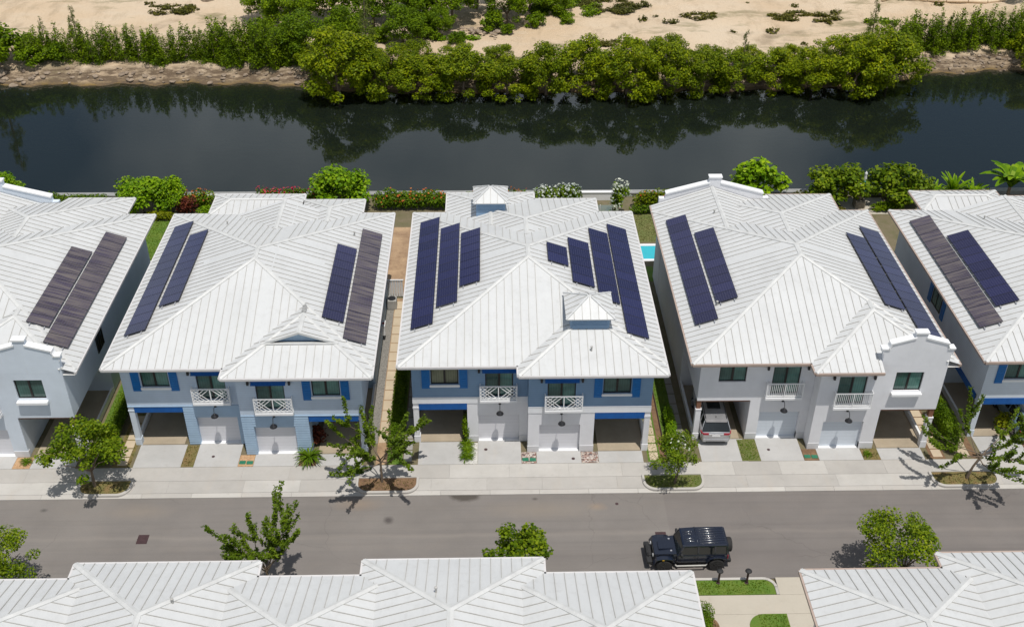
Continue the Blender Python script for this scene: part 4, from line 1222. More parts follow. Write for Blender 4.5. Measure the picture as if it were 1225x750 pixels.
# ------------------------------------------------------------------ vegetation
def leaf_arrays(rs, cen, rad, n, size, out=.55, up=1.0, rnd=.5, asp=.6, shell=.45):
    cen = np.asarray(cen, float); rad = np.asarray(rad, float)
    if rad.ndim == 1: rad = np.repeat(rad[:, None], 3, 1)
    pr = (rad.prod(1)) ** (2 / 3); pr /= pr.sum()
    i = rs.choice(len(cen), n, p=pr)
    d = rs.normal(size=(n, 3)); d /= np.linalg.norm(d, axis=1)[:, None]
    rr0 = rs.random(n) ** shell
    pos = cen[i] + d * rad[i] * rr0[:, None]
    nrm = d * out + np.array([0, 0, up]) + rs.normal(size=(n, 3)) * rnd
    nrm /= np.linalg.norm(nrm, axis=1)[:, None]
    t = np.cross(nrm, rs.normal(size=(n, 3))); t /= np.linalg.norm(t, axis=1)[:, None]
    b = np.cross(nrm, t)
    s = size * rs.uniform(.65, 1.25, n)[:, None]
    v = np.stack([pos - t * s / 2, pos + b * s * asp / 2, pos + t * s / 2, pos - b * s * asp / 2], 1)
    return v.reshape(-1, 3)
def leaf_mesh(name, v, m):
    n = len(v) // 4
    me = bpy.data.meshes.new(name)
    me.vertices.add(len(v)); me.vertices.foreach_set('co', v.ravel())
    me.loops.add(len(v)); me.loops.foreach_set('vertex_index', np.arange(len(v), dtype=np.int32))
    me.polygons.add(n); me.polygons.foreach_set('loop_start', np.arange(0, len(v), 4, dtype=np.int32))
    me.update(calc_edges=True); me.materials.append(m)
    return me
def obj(name, me, parent=None, loc=None):
    o = link(bpy.data.objects.new(name, me))
    if parent: o.parent = parent
    if loc: o.location = loc
    return o
def lobes(rs, R_, H, k, zc, low=-.3, rl=(.3, .5), core=.55):
    """clump centres over a dome of radius R_, height H about zc"""
    c = [(0, 0, zc)]; r = [(R_ * core, R_ * core, H * core)]
    for j in range(k):
        a = rs.random() * 6.283; e = rs.uniform(low, 1.0); q = rs.uniform(*rl)
        cr = math.sqrt(max(0, 1 - max(e, -.2) ** 2)) * rs.uniform(.62, .9)
        dr_ = rs.uniform(.75, 1.18); c.append((R_ * cr * dr_ * math.cos(a), R_ * cr * dr_ * math.sin(a), zc + H * e * .72 * rs.uniform(.8, 1.25))); r.append((R_ * q, R_ * q, H * q * .8))
    return c, r
def limbs(rs, m, h, spread, k, r0, z0=0.0):
    """tapered trunk that forks into k limbs"""
    lean = (rs.uniform(-.1, .1), rs.uniform(-.1, .1))
    top = (lean[0] * h, lean[1] * h, h * .5)
    m.tube([(0, 0, z0), (lean[0] * h * .4, lean[1] * h * .3, h * .25), top], [r0 * 1.25, r0, r0 * .75], 8)
    ends = []
    for j in range(k):
        a = 6.283 * (j + rs.random() * .6) / k
        e = (top[0] + spread * math.cos(a) * rs.uniform(.6, 1), top[1] + spread * math.sin(a) * rs.uniform(.6, 1), h * rs.uniform(.8, 1.05))
        mid = ((top[0] + e[0]) / 2 + rs.uniform(-.1, .1), (top[1] + e[1]) / 2 + rs.uniform(-.1, .1), (top[2] + e[2]) / 2 + h * .06)
        m.tube([top, mid, e], [r0 * .6, r0 * .38, r0 * .15], 6); ends.append(e)
    return ends
def make_tree(seed, R_, H, zc, n, size, lm, k=14, trunk=(2.0, .12), name='tree', nl=5, low=-.3, rl=(.3, .5), core=.55, **kw):
    rs = np.random.default_rng(seed)
    root = empty(name)
    c, r = lobes(rs, R_, H, k, zc, low, rl, core)
    obj('crown', leaf_mesh('crown', leaf_arrays(rs, c, r, n, size, **kw), M[lm]), root)
    m = MB(); limbs(rs, m, trunk[0], R_ * .6, nl, trunk[1]); m.build('trunk', M['bark'], root)
    return root
protos_used = set()
def place(proto, x, y, z, label, cat, group=None, s=1.0, rz=None, sz=None):
    if proto.name in protos_used: o = copy_tree(proto)
    else: o = proto; protos_used.add(proto.name)
    o.location = (x, y, z); o.rotation_euler = (0, 0, rr_.uniform(0, 6.28) if rz is None else rz)
    o.scale = (s, s, sz or s)
    for k in ('label', 'category', 'group'):
        if k in o: del o[k]
    tag(o, label, cat, group)
    return o

# --- far bank: mangroves at the water
mang = [make_tree(100 + i, 3.0, 2.3, 2.2, 8600, .24, 'leaf_mangrove', 50, (2.4, .12), 'mangrove_tree', 6, -1.0, rl=(.15, .30), up=1.15, rnd=.45, shell=.28, core=.36) for i in range(6)]
mx = [(-16.0, 111.2, 1.3), (-11.6, 111.6, 1.05), (-7.2, 111.3, 1.0), (-2.6, 111.0, 1.12), (2.2, 111.2, 1.0), (6.4, 110.9, 1.1), (10.8, 111.3, 1.02), (15.2, 111.0, 1.14), (19.6, 111.4, 1.0), (23.6, 111.2, .92), (27.6, 112.2, .85), (31.4, 112.4, .95), (35.8, 111.9, 1.08), (40.0, 111.4, 1.2), (44.2, 112.6, 1.25), (62.5, 118.2, .95)]
ords = ['first', 'second', 'third', 'fourth', 'fifth', 'sixth', 'seventh', 'eighth', 'ninth', 'tenth', 'eleventh', 'twelfth', 'thirteenth', 'fourteenth', 'fifteenth']
for i, (x, y, s) in enumerate(mx):
    lab = 'olive green mangrove overhanging the canal, %s from the left in the waterside row' % ords[i] if i < 15 else 'olive mangrove at the right edge beyond the bare rocky bank'
    place(mang[i % 6], x, y + .1, -.85, lab, 'mangrove', 'mangroves along the canal', s * rr_.uniform(1.0, 1.2), None, s * rr_.uniform(.98, 1.42))
back = [(-17.6, 115.4, 1.0), (-3.2, 115.4, .8), (1.6, 115.6, .75), (16.6, 116.0, .8), (25.0, 116.0, .7), (29.4, 116.2, .65), (-13.5, 116.0, .95), (-8.0, 116.2, .8), (6.0, 115.2, .62), (12.6, 115.4, .66), (20.6, 117.2, .85), (33.6, 115.6, .7), (38.2, 115.0, .9), (42.2, 116.6, .9)]
back.sort()
for i, (x, y, s) in enumerate(back):
    place(mang[(i * 2 + 1) % 6], x, y, 0, 'olive bush behind the waterside mangroves, %s from the left in the second row' % ords[i], 'bush', 'bushes behind the mangroves', s)
# upland trees, top middle left
upl = [make_tree(200 + i, 3.2, 2.8, 3.4, 7600, .27, 'leaf_upland', 40, (3.6, .16), 'upland_tree', 6, -.7, rl=(.17, .34), up=1.0, rnd=.5, shell=.3, core=.36) for i in range(4)]
up_ = [(-23.2, 127.0, 1.0), (-19.0, 131.0, 1.15), (-13.6, 128.2, 1.05), (-9.6, 132.6, 1.1), (-24.6, 133.5, 1.0), (-16.4, 122.6, .85), (-4.2, 130.6, 1.1), (2.6, 129.6, .9), (5.4, 133.4, 1.0), (-9.8, 123.4, .85), (-20.6, 118.8, .95), (-5.6, 126.0, .62), (-1.2, 134.6, 1.1), (-7.6, 130.2, 1.0), (8.6, 133.4, .7), (-27.0, 131.0, .9), (68.0, 138.0, .9), (67.0, 126.0, .9)]
ul = ['tall dense green upland tree %s' % t for t in ('at the left end of the upland clump', 'behind the left end of the upland clump', 'above the small sandy clearing', 'behind the sandy clearing at the top edge', 'at the top edge left of the clump', 'just left of the sandy clearing gap', 'above the pale rubble heap', 'right of the pale rubble heap', 'at the top edge by the grassy slope', 'right of the sandy clearing gap', 'over the corner where hedge meets mangroves', 'low in front of the rubble heap', 'behind the rubble heap at the top edge', 'in the middle of the upland clump', 'small and rightmost of the upland clump', 'leftmost of the upland clump', 'in the top right corner beside the pipe', 'at the right edge above the sapling row')]
for i, (x, y, s) in enumerate(up_):
    place(upl[i % 4], x, y, .1, ul[i], 'tree', 'upland trees across the canal', s)
# sapling rows
def sapling(seed, lm='leaf_sapling'):
    rs = np.random.default_rng(seed)
    c = []; r = []
    for z in np.linspace(.3, 3.3, 9):
        q = .52 * (1 - (z / 3.7) ** 1.5) + .09
        for j in range(3): c.append((rs.normal() * q * .45, rs.normal() * q * .45, z)); r.append((q * .75, q * .75, .3))
    v = leaf_arrays(rs, c, r, 620, .19, .5, .6, .55, .45, .45)
    st = [[(-.03, 0, 0), (.03, 0, 0), (.01, 0, 3.2), (-.01, 0, 3.2)], [(0, -.03, 0), (0, .03, 0), (0, .01, 3.2), (0, -.01, 3.2)]]     # the stem
    me = leaf_mesh('sapling', np.concatenate([v, np.array(st, float).reshape(-1, 3)]), M[lm])
    me.materials.append(M['bark'])
    for p in list(me.polygons)[-2:]: p.material_index = 1
    return me
sap = [sapling(300 + i) for i in range(4)]
def saplings(x0, x1, n, yoff, label, grp, spread=1.1, smin=.8):
    for k in range(n):
        x = x0 + (x1 - x0) * (k + rr_.random() * .8) / n
        y = shore(x) + yoff + rr_.uniform(-spread, spread)
        o = obj('sapling_tree', sap[rr_.randrange(4)])
        o.location = (x, y, terr_z(x, y) - .05); s = rr_.uniform(smin, smin + .45); o.scale = (s * 1.15, s * 1.15, s); o.rotation_euler = (rr_.uniform(-.06, .06), rr_.uniform(-.02, .1), rr_.uniform(0, 6.28))
        tag(o, label, 'sapling', grp)
saplings(-51, -36.5, 52, 4.4, 'upright green sapling in the thin row above the left bare bank', 'saplings on the left bank')
saplings(-38, -30.5, 26, 3.9, 'upright green sapling in the thin row above the left bare bank', 'saplings on the left bank', .9)
saplings(-31, -20.5, 58, 3.7, 'upright green sapling in the dense tall stand left of the mangroves', 'dense saplings beside the mangroves', 1.7, 1.0)
saplings(46, 64.5, 84, 4.2, 'upright green sapling in the dense row above the right bare bank', 'saplings on the right bank', 1.7, .9)
# loose scrub above
bush = [make_tree(400 + i, 1.5, 1.2, 1.1, 1500, .28, 'leaf_upland', 14, (1.3, .06), 'scrub_bush', 4, -.5) for i in range(2)]
scr = [(-17.5, 125.2, 1.3, 'scrub bush between the two left upland trees'), (-12.4, 124.0, .9, 'scrub bush on the near side of the sandy clearing'), (-22.8, 121.6, 1.5, 'scrub bush behind the dense sapling stand'), (-26.4, 124.6, 1.3, 'scrub bush left of the upland clump'), (-3.4, 123.2, .8, 'scrub bush right of the sandy clearing'), (.6, 127.6, 1.0, 'leafy scrub bush growing through the pale rubble'), (5.8, 128.8, .9, 'scrub bush right of the pale rubble'), (-7.8, 127.0, 1.2, 'scrub bush between the clearing and the rubble heap'), (6.8, 136.4, 1.2, 'scrub bush on the left of the grassy slope'), (9.8, 129.6, .6, 'small round scrub bush below the grassy slope'), (-48.4, 118.2, 1.1, 'round bush amid the thin left saplings'), (66.5, 121.4, 1.5, 'dark bush at the right end of the right saplings'),
       (-54.3, 117.4, 1.9, 'dark scrub bush at the left edge of the far bank'), (-51.2, 117.0, 1.1, 'second scrub bush from the left edge of the far bank'), (-57.5, 118.6, 1.9, 'scrub bush cut by the left edge across the canal'),
       (10.5, 120.2, .8, 'small scrub bush alone on the sand above the mangroves'), (53.6, 138.4, .6, 'tiny scrub bush near the top by the pale pipe'), (-52.6, 121.4, 1.0, 'scrub bush behind the left saplings'), (61.0, 138.6, .7, 'low scrub bush just behind the pale pipe'), (-6.4, 124.6, .8, 'yellowish scrub bush by the sandy clearing'), (2.6, 126.4, .7, 'scrub bush at the foot of the rubble'), (12.5, 138.6, .9, 'scrub bush on the grassy slope at the top edge')]
for i, (x, y, s, l) in enumerate(scr): place(bush[i % 2], x, y, .2, l, 'bush', 'scrub bushes on the far sand', s)
# casuarina saplings: feathery and upright
def casuarina(seed):
    rs = np.random.default_rng(seed); root = empty('casuarina_tree')
    c = []; r = []
    for z in np.linspace(.8, 5.6, 13):
        q = .95 * (1 - z / 6.6) + .12
        for j in range(4):
            a = rs.random() * 6.28; c.append((q * math.cos(a) * .8, q * math.sin(a) * .8, z + rs.normal() * .1)); r.append((q * .45, q * .45, .38))
    obj('crown', leaf_mesh('crown', leaf_arrays(rs, c, r, 1500, .34, .5, .1, .7, .14, .6), M['leaf_needle']), root)
    m = MB(); m.tube([(0, 0, 0), (.05, .03, 2.8), (0, 0, 5.8)], [.09, .06, .015], 6)
    for (p, q) in zip(c[::3], r[::3]): m.tube([(0, 0, p[2] - .4), p], [.025, .008], 4)
    m.build('trunk', M['bark'], root); return root
cas = [casuarina(1), casuarina(2)]
for i, (x, y, s, l) in enumerate([(-49.6, 119.2, .85, 'feathery casuarina second from the left edge across the canal'), (-46.2, 119.8, 1.05, 'tallest feathery casuarina above the left saplings'), (-35.6, 119.2, .55, 'short feathery casuarina in the left sapling row'), (-13.4, 117.6, 1.45, 'tall feathery casuarina among the mangroves below the sandy clearing'), (28.6, 115.4, .8, 'feathery casuarina in the dip of the mangrove row'), (-55.6, 118.6, 2.0, 'big feathery casuarina at the left edge'), (44.6, 121.4, 1.05, 'feathery casuarina standing alone on the sand at the right'), (17.8, 116.8, .55, 'thin feathery casuarina tip rising from the mangroves')]):
    place(cas[i % 2], x, y, .1, l, 'tree', 'casuarinas across the canal', s)
# low mats on the sand
def mat_shrub(rx, ry, n, seed, lm='leaf_dry', h=.35):
    rs = np.random.default_rng(seed)
    c = []; r = []
    for k in range(26):
        a = rs.random() * 6.28; q = math.sqrt(rs.random())
        c.append((rx * q * math.cos(a), ry * q * math.sin(a), .15)); r.append((rx * .22, ry * .22, h))
    return leaf_mesh('low_shrub', leaf_arrays(rs, c, r, n, .3, .3, .9, .4, .6, .6), M[lm])
for i, (x, y, rx, ry, lm, l) in enumerate([(39.6, 131.6, 4.2, 1.8, 'leaf_dry', 'wide low olive shrub mat in the middle of the sand'), (26.4, 131.8, 2.2, 1.2, 'leaf_dry', 'low olive shrub mat at the left of the open sand'), (22.6, 130.0, 1.0, .5, 'leaf_dry', 'small low shrub mat beside the left one on the sand'), (29.0, 139.6, 1.0, .8, 'leaf_upland', 'small green shrub mat at the top edge of the sand'), (9.6, 134.8, 4.6, 3.6, 'leaf_upland', 'green ground cover mat on the grassy slope beside the upland trees'), (15.8, 135.4, 4.4, 2.4, 'leaf_dry', 'olive ground cover mat on the slope at top centre'), (16.0, 122.6, 3.2, 1.0, 'leaf_dry', 'thin olive mat on the sand just above the mangroves'), (-3.8, 124.4, 3.0, .8, 'leaf_lime', 'bright green mat along the sandy clearing'), (-39.6, 134.6, 3.6, 1.6, 'leaf_dry', 'dry brown mat with fronds at the top left of the sand'), (48.4, 129.6, 2.2, .9, 'leaf_upland', 'green mat beneath the lone casuarina'), (24.2, 120.0, 2.2, 1.1, 'leaf_mangrove', 'olive mat behind the mangroves right of centre')]):
    o = obj('low_shrub', mat_shrub(rx, ry, int(420 * rx * ry), 500 + i, lm)); o.location = (x, y, terr_z(x, y) + .02); tag(o, l, 'shrub', 'low mats on the far sand')
tm = [mat_shrub(.6, .4, 90, 560 + i, 'leaf_dry', .25) for i in range(2)]
for k in range(34):
    x = rr_.uniform(-46, 60); y = rr_.uniform(122, 141)
    if -28 < x < 8 and y > 117: continue
    o = obj('weed_tuft', tm[k % 2]); o.location = (x, y, terr_z(x, y)); o.scale = [rr_.uniform(.5, 1.5)] * 3; o.rotation_euler = (0, 0, rr_.uniform(0, 6))
    tag(o, 'small dry weed tuft scattered on the open sand across the canal', 'weed', 'weed tufts on the sand')
# concrete stump at top left
st = MB(); st.lathe([(1.1, 0), (.95, .8), (.6, 1.6), (.5, 2.4)], (-35.6, 138.5, .2), 9); tag(st.build('rock_pillar', M['rock']), 'grey rock outcrop cut by the top edge at left', 'rock')

# --- back gardens by the canal
lime = [make_tree(600 + i, 2.3, 1.7, 1.75, 3800, .30, 'leaf_lime', 22, (1.6, .1), 'garden_tree', 5, -.6, asp=.8, shell=.35) for i in range(3)]
place(lime[0], -12.55, 84.6, 0, 'dense round lime green tree by the canal behind the pale blue house', 'tree', 'garden trees by the canal', 1.1, .3)
place(lime[1], -29.9, 83.6, 0, 'broad lime green tree behind the gap beside the pale blue house', 'tree', 'garden trees by the canal', .95, 1.0)
place(lime[2], -27.6, 84.2, 0, 'narrow green tree right of the broad one behind the gap beside the pale blue house', 'tree', 'garden trees by the canal', .62, 2, .85)
place(lime[1], -42.6, 86.0, 0, 'lime green tree at the left edge by the canal', 'tree', 'garden trees by the canal', .72, 2.2)
grape = [make_tree(620 + i, 2.3, 1.8, 1.9, 1500, .46, 'leaf_lime', 22, (2.0, .09), 'sea_grape_tree', 9, -.5, asp=.85, shell=.3) for i in range(1)] + [make_tree(630 + i, 2.4, 1.8, 1.8, 3000, .34, 'leaf_street', 24, (1.8, .1), 'sea_grape_tree', 7, -.6, asp=.85, shell=.32) for i in range(2)]
place(grape[0], 24.1, 85.2, 0, 'open yellow green sea grape right of the back parapet gable', 'tree', 'garden trees by the canal', 1.0, .6)
place(grape[1], 30.9, 84.8, 0, 'left one of two bushy green trees flanking the folded parasol', 'tree', 'garden trees by the canal', 1.0, .2)
place(grape[2], 36.1, 84.9, 0, 'right one of two bushy green trees flanking the folded parasol', 'tree', 'garden trees by the canal', 1.05, 1.2)
def fronds(seed, n, L, wdt, droop, rise, name, lm, stem=None, zb=.0):
    """plant of long arching leaves"""
    rs = np.random.default_rng(seed); root = empty(name); m = MB()
    for k in range(n):
        a = 6.283 * k / n + rs.uniform(-.3, .3); l = L * rs.uniform(.7, 1.1); el = rise * rs.uniform(.6, 1.25)
        pts = []; p = Vector((0, 0, zb)); ang = el
        for q in range(8):
            pts.append(p.copy()); p = p + Vector((math.cos(a) * math.cos(ang), math.sin(a) * math.cos(ang), math.sin(ang))) * l / 7; ang -= droop / 7
        sd = Vector((-math.sin(a), math.cos(a), 0))
        for q in range(7):
            w0 = wdt * math.sin(math.pi * min(.98, (q + .25) / 7.4)) ** .6; w1 = wdt * math.sin(math.pi * min(.98, (q + 1.25) / 7.4)) ** .6
            up0 = Vector((0, 0, .25 * w0)); up1 = Vector((0, 0, .25 * w1))
            m.face([pts[q], pts[q + 1], pts[q + 1] + sd * w1 + up1, pts[q] + sd * w0 + up0]); m.face([pts[q + 1], pts[q], pts[q] - sd * w0 + up0, pts[q + 1] - sd * w1 + up1])
    m.build('leaves', M[lm], root)
    if stem:
        m = MB(); m.tube([(0, 0, 0), (0, 0, zb + .1)], [stem, stem * .8], 8); m.build('stem', M['bark'], root)
    return root
ban = fronds(1, 20, 3.4, .34, 1.5, 1.1, 'banana_plant', 'leaf_lime', .16, 1.2)
place(ban, 46.3, 85.0, 0, 'large banana plant with broad arching leaves at the right edge by the canal', 'plant', None, 1.05, .3)
tp = [fronds(3 + i, 22, 2.3, .17, .9, 1.25, 'fan_palm', 'leaf_lime', .1, .5) for i in range(2)]
for i, (x, s, l) in enumerate([(39.6, .8, 'leftmost'), (41.2, 1.0, 'middle'), (43.0, .8, 'rightmost')]):
    place(tp[i % 2], x, 84.9, 0, l + ' of three leafy palms in a row behind the house at the right edge', 'palm', 'small palms by the canal', s, i * 1.1)
# flowering hedges
def hedge(name, x0, x1, y0, y1, h, n, size, lm, label, cat='hedge', flowers=None, nf=0, seed=1, soft=.25, group=None, fs=.2):
    rs = np.random.default_rng(seed)
    L = max(x1 - x0, y1 - y0); k = max(5, int(L / .45))
    c = []; r = []
    wx, wy = (x1 - x0) / 2, (y1 - y0) / 2
    for j in range(k):
        t = (j + .5) / k * 2 - 1
        px = t * wx * .86 if wx > wy else rs.normal() * .1 * wx; py = t * wy * .88 if wy >= wx else rs.normal() * .1 * wy
        hh = h * (1 + rs.normal() * soft * .4)
        c.append((px, py, hh * .55)); r.append((min(wx, .62) if wx > wy else wx * .9, min(wy, .62) if wy > wx else wy * .9, hh * .5))
    root = empty(name, ((x0 + x1) / 2, (y0 + y1) / 2, 0)); tag(root, label, cat, group)
    obj('foliage', leaf_mesh('foliage', leaf_arrays(rs, c, r, n, size, .7, .5, .5, .65, .3), M[lm]), root)
    if flowers:
        v = leaf_arrays(rs, [(a, b, z + h * .12) for a, b, z in c], r, nf, fs, .8, .5, .4, .9, .08); obj('flowers', leaf_mesh('flowers', v, M[flowers]), root)
    return root
hedge('flowering_hedge', -10.2, -3.0, 83.4, 84.8, 1.7, 5200, .22, 'leaf_hedge', 'long flowering hedge behind the sandy strip left of the two-cupola house', flowers='petal_orange', nf=130, seed=2)
hedge('flowering_hedge', -2.6, 3.8, 84.0, 85.2, 1.4, 2600, .22, 'leaf_hedge', 'red flowering hedge just showing behind the back cupola', flowers='petal_orange', nf=150, seed=3)
hedge('oleander_bush', 4.0, 8.2, 83.8, 85.2, 1.7, 2200, .24, 'leaf_upland', 'white flowering oleander behind the two-cupola house', 'bush', 'petal_white', 520, 4, fs=.22)
hedge('flowering_hedge', 12.6, 18.6, 83.5, 84.8, 1.5, 3800, .2, 'leaf_mangrove', 'yellow green hedge with orange flowers left of the back parapet gable', flowers='petal_orange', nf=60, seed=5)
hedge('clipped_hedge', 12.2, 18.2, 82.6, 83.3, .7, 2600, .16, 'leaf_hedge', 'low clipped hedge at the end of the lawn left of the back parapet gable', seed=6)
hedge('flowering_hedge', -26.9, -23.9, 84.0, 85.2, 1.5, 1900, .2, 'leaf_hedge', 'orange flowering hedge behind the corner of the pale blue house', flowers='petal_orange', nf=190, seed=7)
hedge('purple_bush', -26.8, -25.4, 83.0, 84.0, 1.5, 900, .2, 'leaf_purple', 'dark purple leaved bush beside the orange flowering hedge', 'bush', seed=8)
hedge('yellow_bush', -29.2, -26.9, 81.9, 82.8, .8, 1500, .16, 'leaf_yellow', 'low yellow green bush at the end of the bright lawn', 'bush', seed=9)
hedge('clipped_bush', -24.8, -23.2, 82.6, 83.6, .9, 1500, .16, 'leaf_lime', 'rounded clipped green bush before the white sea wall by the pale blue house', 'bush', seed=10)
hedge('bougainvillea', -20.6, -13.5, 85.0, 86.0, 1.25, 2200, .2, 'leaf_hedge', 'pink and red bougainvillea just showing over the ridge of the pale blue house', 'bush', 'petal_pink', 330, 11)
hedge('garden_bush', 27.2, 29.4, 84.2, 85.4, 1.0, 900, .22, 'leaf_dry', 'dry garden bush with white flowers left of the left sea grape', 'bush', 'petal_white', 60, 12)
hedge('garden_bush', 33.6, 36.2, 82.6, 83.6, .9, 1200, .2, 'leaf_upland', 'dark low bush under the right sea grape', 'bush', None, 0, 13)
hedge('garden_bush', 30.0, 31.2, 81.2, 82.6, .8, 700, .2, 'leaf_dry', 'small brown bush at the edge of the dry grass right of the white parapet house', 'bush', None, 0, 14)
hedge('garden_bush', 9.0, 10.6, 81.2, 82.0, .9, 700, .2, 'leaf_hedge', 'low green bush behind the frosted glass fence', 'bush', None, 0, 15)
place(ban, 48.3, 85.3, 0, 'second banana plant behind the large one at the right edge by the canal', 'plant', None, .9, 1.7)
hedge('garden_bush', 37.8, 45.0, 84.6, 85.7, 1.2, 3000, .22, 'leaf_lime', 'long low green bush beneath the three leafy palms', 'bush', None, 0, 16)
hedge('garden_bush', 18.9, 22.6, 84.6, 85.6, .9, 1300, .2, 'leaf_mangrove', 'low bush along the canal left of the open sea grape', 'bush', 'petal_orange', 20, 17)
hedge('garden_bush', -40.5, -33.0, 84.8, 85.8, .9, 2400, .2, 'leaf_hedge', 'low bush along the canal behind the white house at the left edge', 'bush', None, 0, 18)
gw = MB(); gw.box(6.2, 11.0, 85.4, 85.6, 0, .75); gw.box(6.15, 11.05, 85.35, 85.65, .75, .83); tag(gw.build('garden_wall', M['white']), 'short white garden wall behind the frosted glass fence', 'wall')
gw = MB(); gw.box(-26.6, -20.5, 85.2, 85.4, 0, .75); gw.box(-26.65, -20.45, 85.15, 85.45, .75, .83); tag(gw.build('garden_wall', M['white']), 'white garden wall at the back left corner of the pale blue house', 'wall')
# frangipani
fr = make_tree(700, .75, 1.5, 2.2, 520, .32, 'leaf_upland', 14, (2.2, .06), 'frangipani_tree', 6, -.9)
rs = np.random.default_rng(71); c, r = lobes(rs, .8, 1.6, 14, 2.2, -.9)
obj('flowers', leaf_mesh('flowers', leaf_arrays(rs, c, r, 230, .24, .7, .5, .4, .9, .1), M['petal_white']), fr)
place(fr, 11.3, 82.6, 0, 'tall narrow frangipani covered in white flowers behind the two-cupola house', 'tree', None, 1.0, 0)

# --- side yard hedges
hedge('clipped_hedge', -24.45, -23.5, 51.2, 58.6, 1.35, 9000, .10, 'leaf_hedge', 'clipped hedge between the white house at the left edge and the pale blue house', seed=20, soft=.05)
hedge('clipped_hedge', -6.5, -5.6, 51.5, 61.0, 1.15, 9000, .10, 'leaf_hedge', 'clipped hedge between the pale blue house and the two-cupola house', seed=21, soft=.05)
hedge('clipped_hedge', 11.3, 12.1, 52.6, 55.4, 1.1, 3600, .10, 'leaf_lime', 'short bright clipped hedge between the two-cupola house and the white parapet house', seed=22, soft=.05)
hedge('clipped_hedge', 28.75, 29.95, 51.2, 55.2, 1.9, 9000, .10, 'leaf_hedge', 'large rounded clipped hedge between the white parapet house and the house at the right edge', seed=23, soft=.05)
hedge('clipped_hedge', 29.2, 30.2, 55.2, 58.6, 1.1, 3000, .11, 'leaf_hedge', 'lower dark hedge behind the large rounded clipped hedge', seed=24, soft=.05)
hedge('clipped_hedge', 10.1, 11.75, 36.8, 38.8, 1.15, 7000, .09, 'leaf_hedge', 'rounded clipped hedge at the corner of the foreground garden path', seed=25, soft=.05)
# front garden plants
tuft = [fronds(40 + i, 70, .72, .022, 1.9, 1.15, 'grass_tuft', 'leaf_hedge') for i in range(2)]
yl = [(-11.3, 51.55, 1.7, 'large spiky grass tuft before the right garage pier of the pale blue house'), (-1.45, 51.5, .95, 'front one of three spiky tufts in the white gravel strip'), (-1.4, 52.1, .95, 'middle one of three spiky tufts in the white gravel strip'), (-1.5, 52.7, .95, 'back one of three spiky tufts in the white gravel strip'), (-28.9, 51.5, .75, 'low grass tuft before the white house at the left edge'), (23.9, 51.4, .6, 'small grass tuft in the dry bed before the parapet gable')]
for i, (x, y, s, l) in enumerate(yl): place(tuft[i % 2], x, y, .01, l, 'plant', 'spiky garden tufts', s, i)
hedge('croton_bush', -11.9, -10.7, 52.6, 53.5, 1.3, 700, .22, 'leaf_purple', 'red brown croton bush at the right carport of the pale blue house', 'bush', seed=30)
hedge('croton_bush', 24.3, 25.0, 53.2, 54.3, 1.5, 500, .2, 'leaf_yellow', 'yellow orange croton at the carport under the parapet gable', 'bush', seed=31)
hedge('croton_bush', -18.9, -18.4, 53.4, 54.2, 1.4, 300, .18, 'leaf_dry', 'thin brownish shrub at the left carport of the pale blue house', 'bush', seed=32)
hedge('climbing_shrub', -1.75, -1.25, 53.0, 53.9, 1.7, 700, .16, 'leaf_upland', 'narrow green shrub at the left carport pier of the two-cupola house', 'bush', seed=33)
hedge('croton_bush', 33.0, 34.0, 53.4, 54.2, 1.3, 400, .2, 'leaf_yellow', 'yellow croton at the carport of the house at the right edge', 'bush', seed=34)
hedge('grass_clump', -24.9, -23.9, 51.0, 51.6, .5, 400, .15, 'leaf_hedge', 'small green clump at the end of the hedge by the left white house', 'plant', seed=35)

# --- grass blades and dry weeds on the small lawns and beds (uncountable ground cover)
def blades(name, rects, dens, size, lm):
    rs = np.random.default_rng(9); P = []
    for x0, x1, y0, y1, z in rects:
        n = int((x1 - x0) * (y1 - y0) * dens); P.append(np.stack([rs.uniform(x0, x1, n), rs.uniform(y0, y1, n), np.full(n, z + size * .3)], 1))
    P = np.concatenate(P)
    v = leaf_arrays(rs, P, np.full(len(P), .03), len(P), size, .1, .45, .7, .35, .5)
    # one blade per point
    tag(obj(name, leaf_mesh(name, v, M[lm])), kind='stuff')
isl_in = [(-24.7, -22.05, 48.6, 49.5, .07), (27.5, 31.1, 48.6, 49.5, .07)]
blades('grass', [(10.75, 15.3, 40.2, 41.12, .03), (14.3, 15.8, 36.4, 38.75, .03), (9.65, 12.85, 48.6, 49.55, .07), (15.9, 17.0, 51.0, 52.9, .012), (-28.5, -24.3, 75.3, 82.1, 0), (11.2, 12.05, 51.1, 62, 0), (-6.4, -5.55, 51.1, 62, 0), (10.0, 10.7, 51.1, 57, 0), (-25.15, -24.35, 51.1, 62, 0)], 330, .085, 'leaf_hedge')
blades('dry_grass', isl_in + [(-7.9, -4.65, 48.6, 49.5, .07), (-19.2, -18.5, 51.0, 52.9, .012), (10.0, 15.4, 78.2, 82.5, 0), (29.1, 31.1, 75.2, 82, 0), (23.6, 24.6, 51.0, 52.0, .012), (-23.4, -23.25, 51.1, 57, 0), (-22.6, -22.42, 51.1, 57, 0), (10.2, 12.0, 36.2, 38.6, .02)], 190, .085, 'leaf_dry')
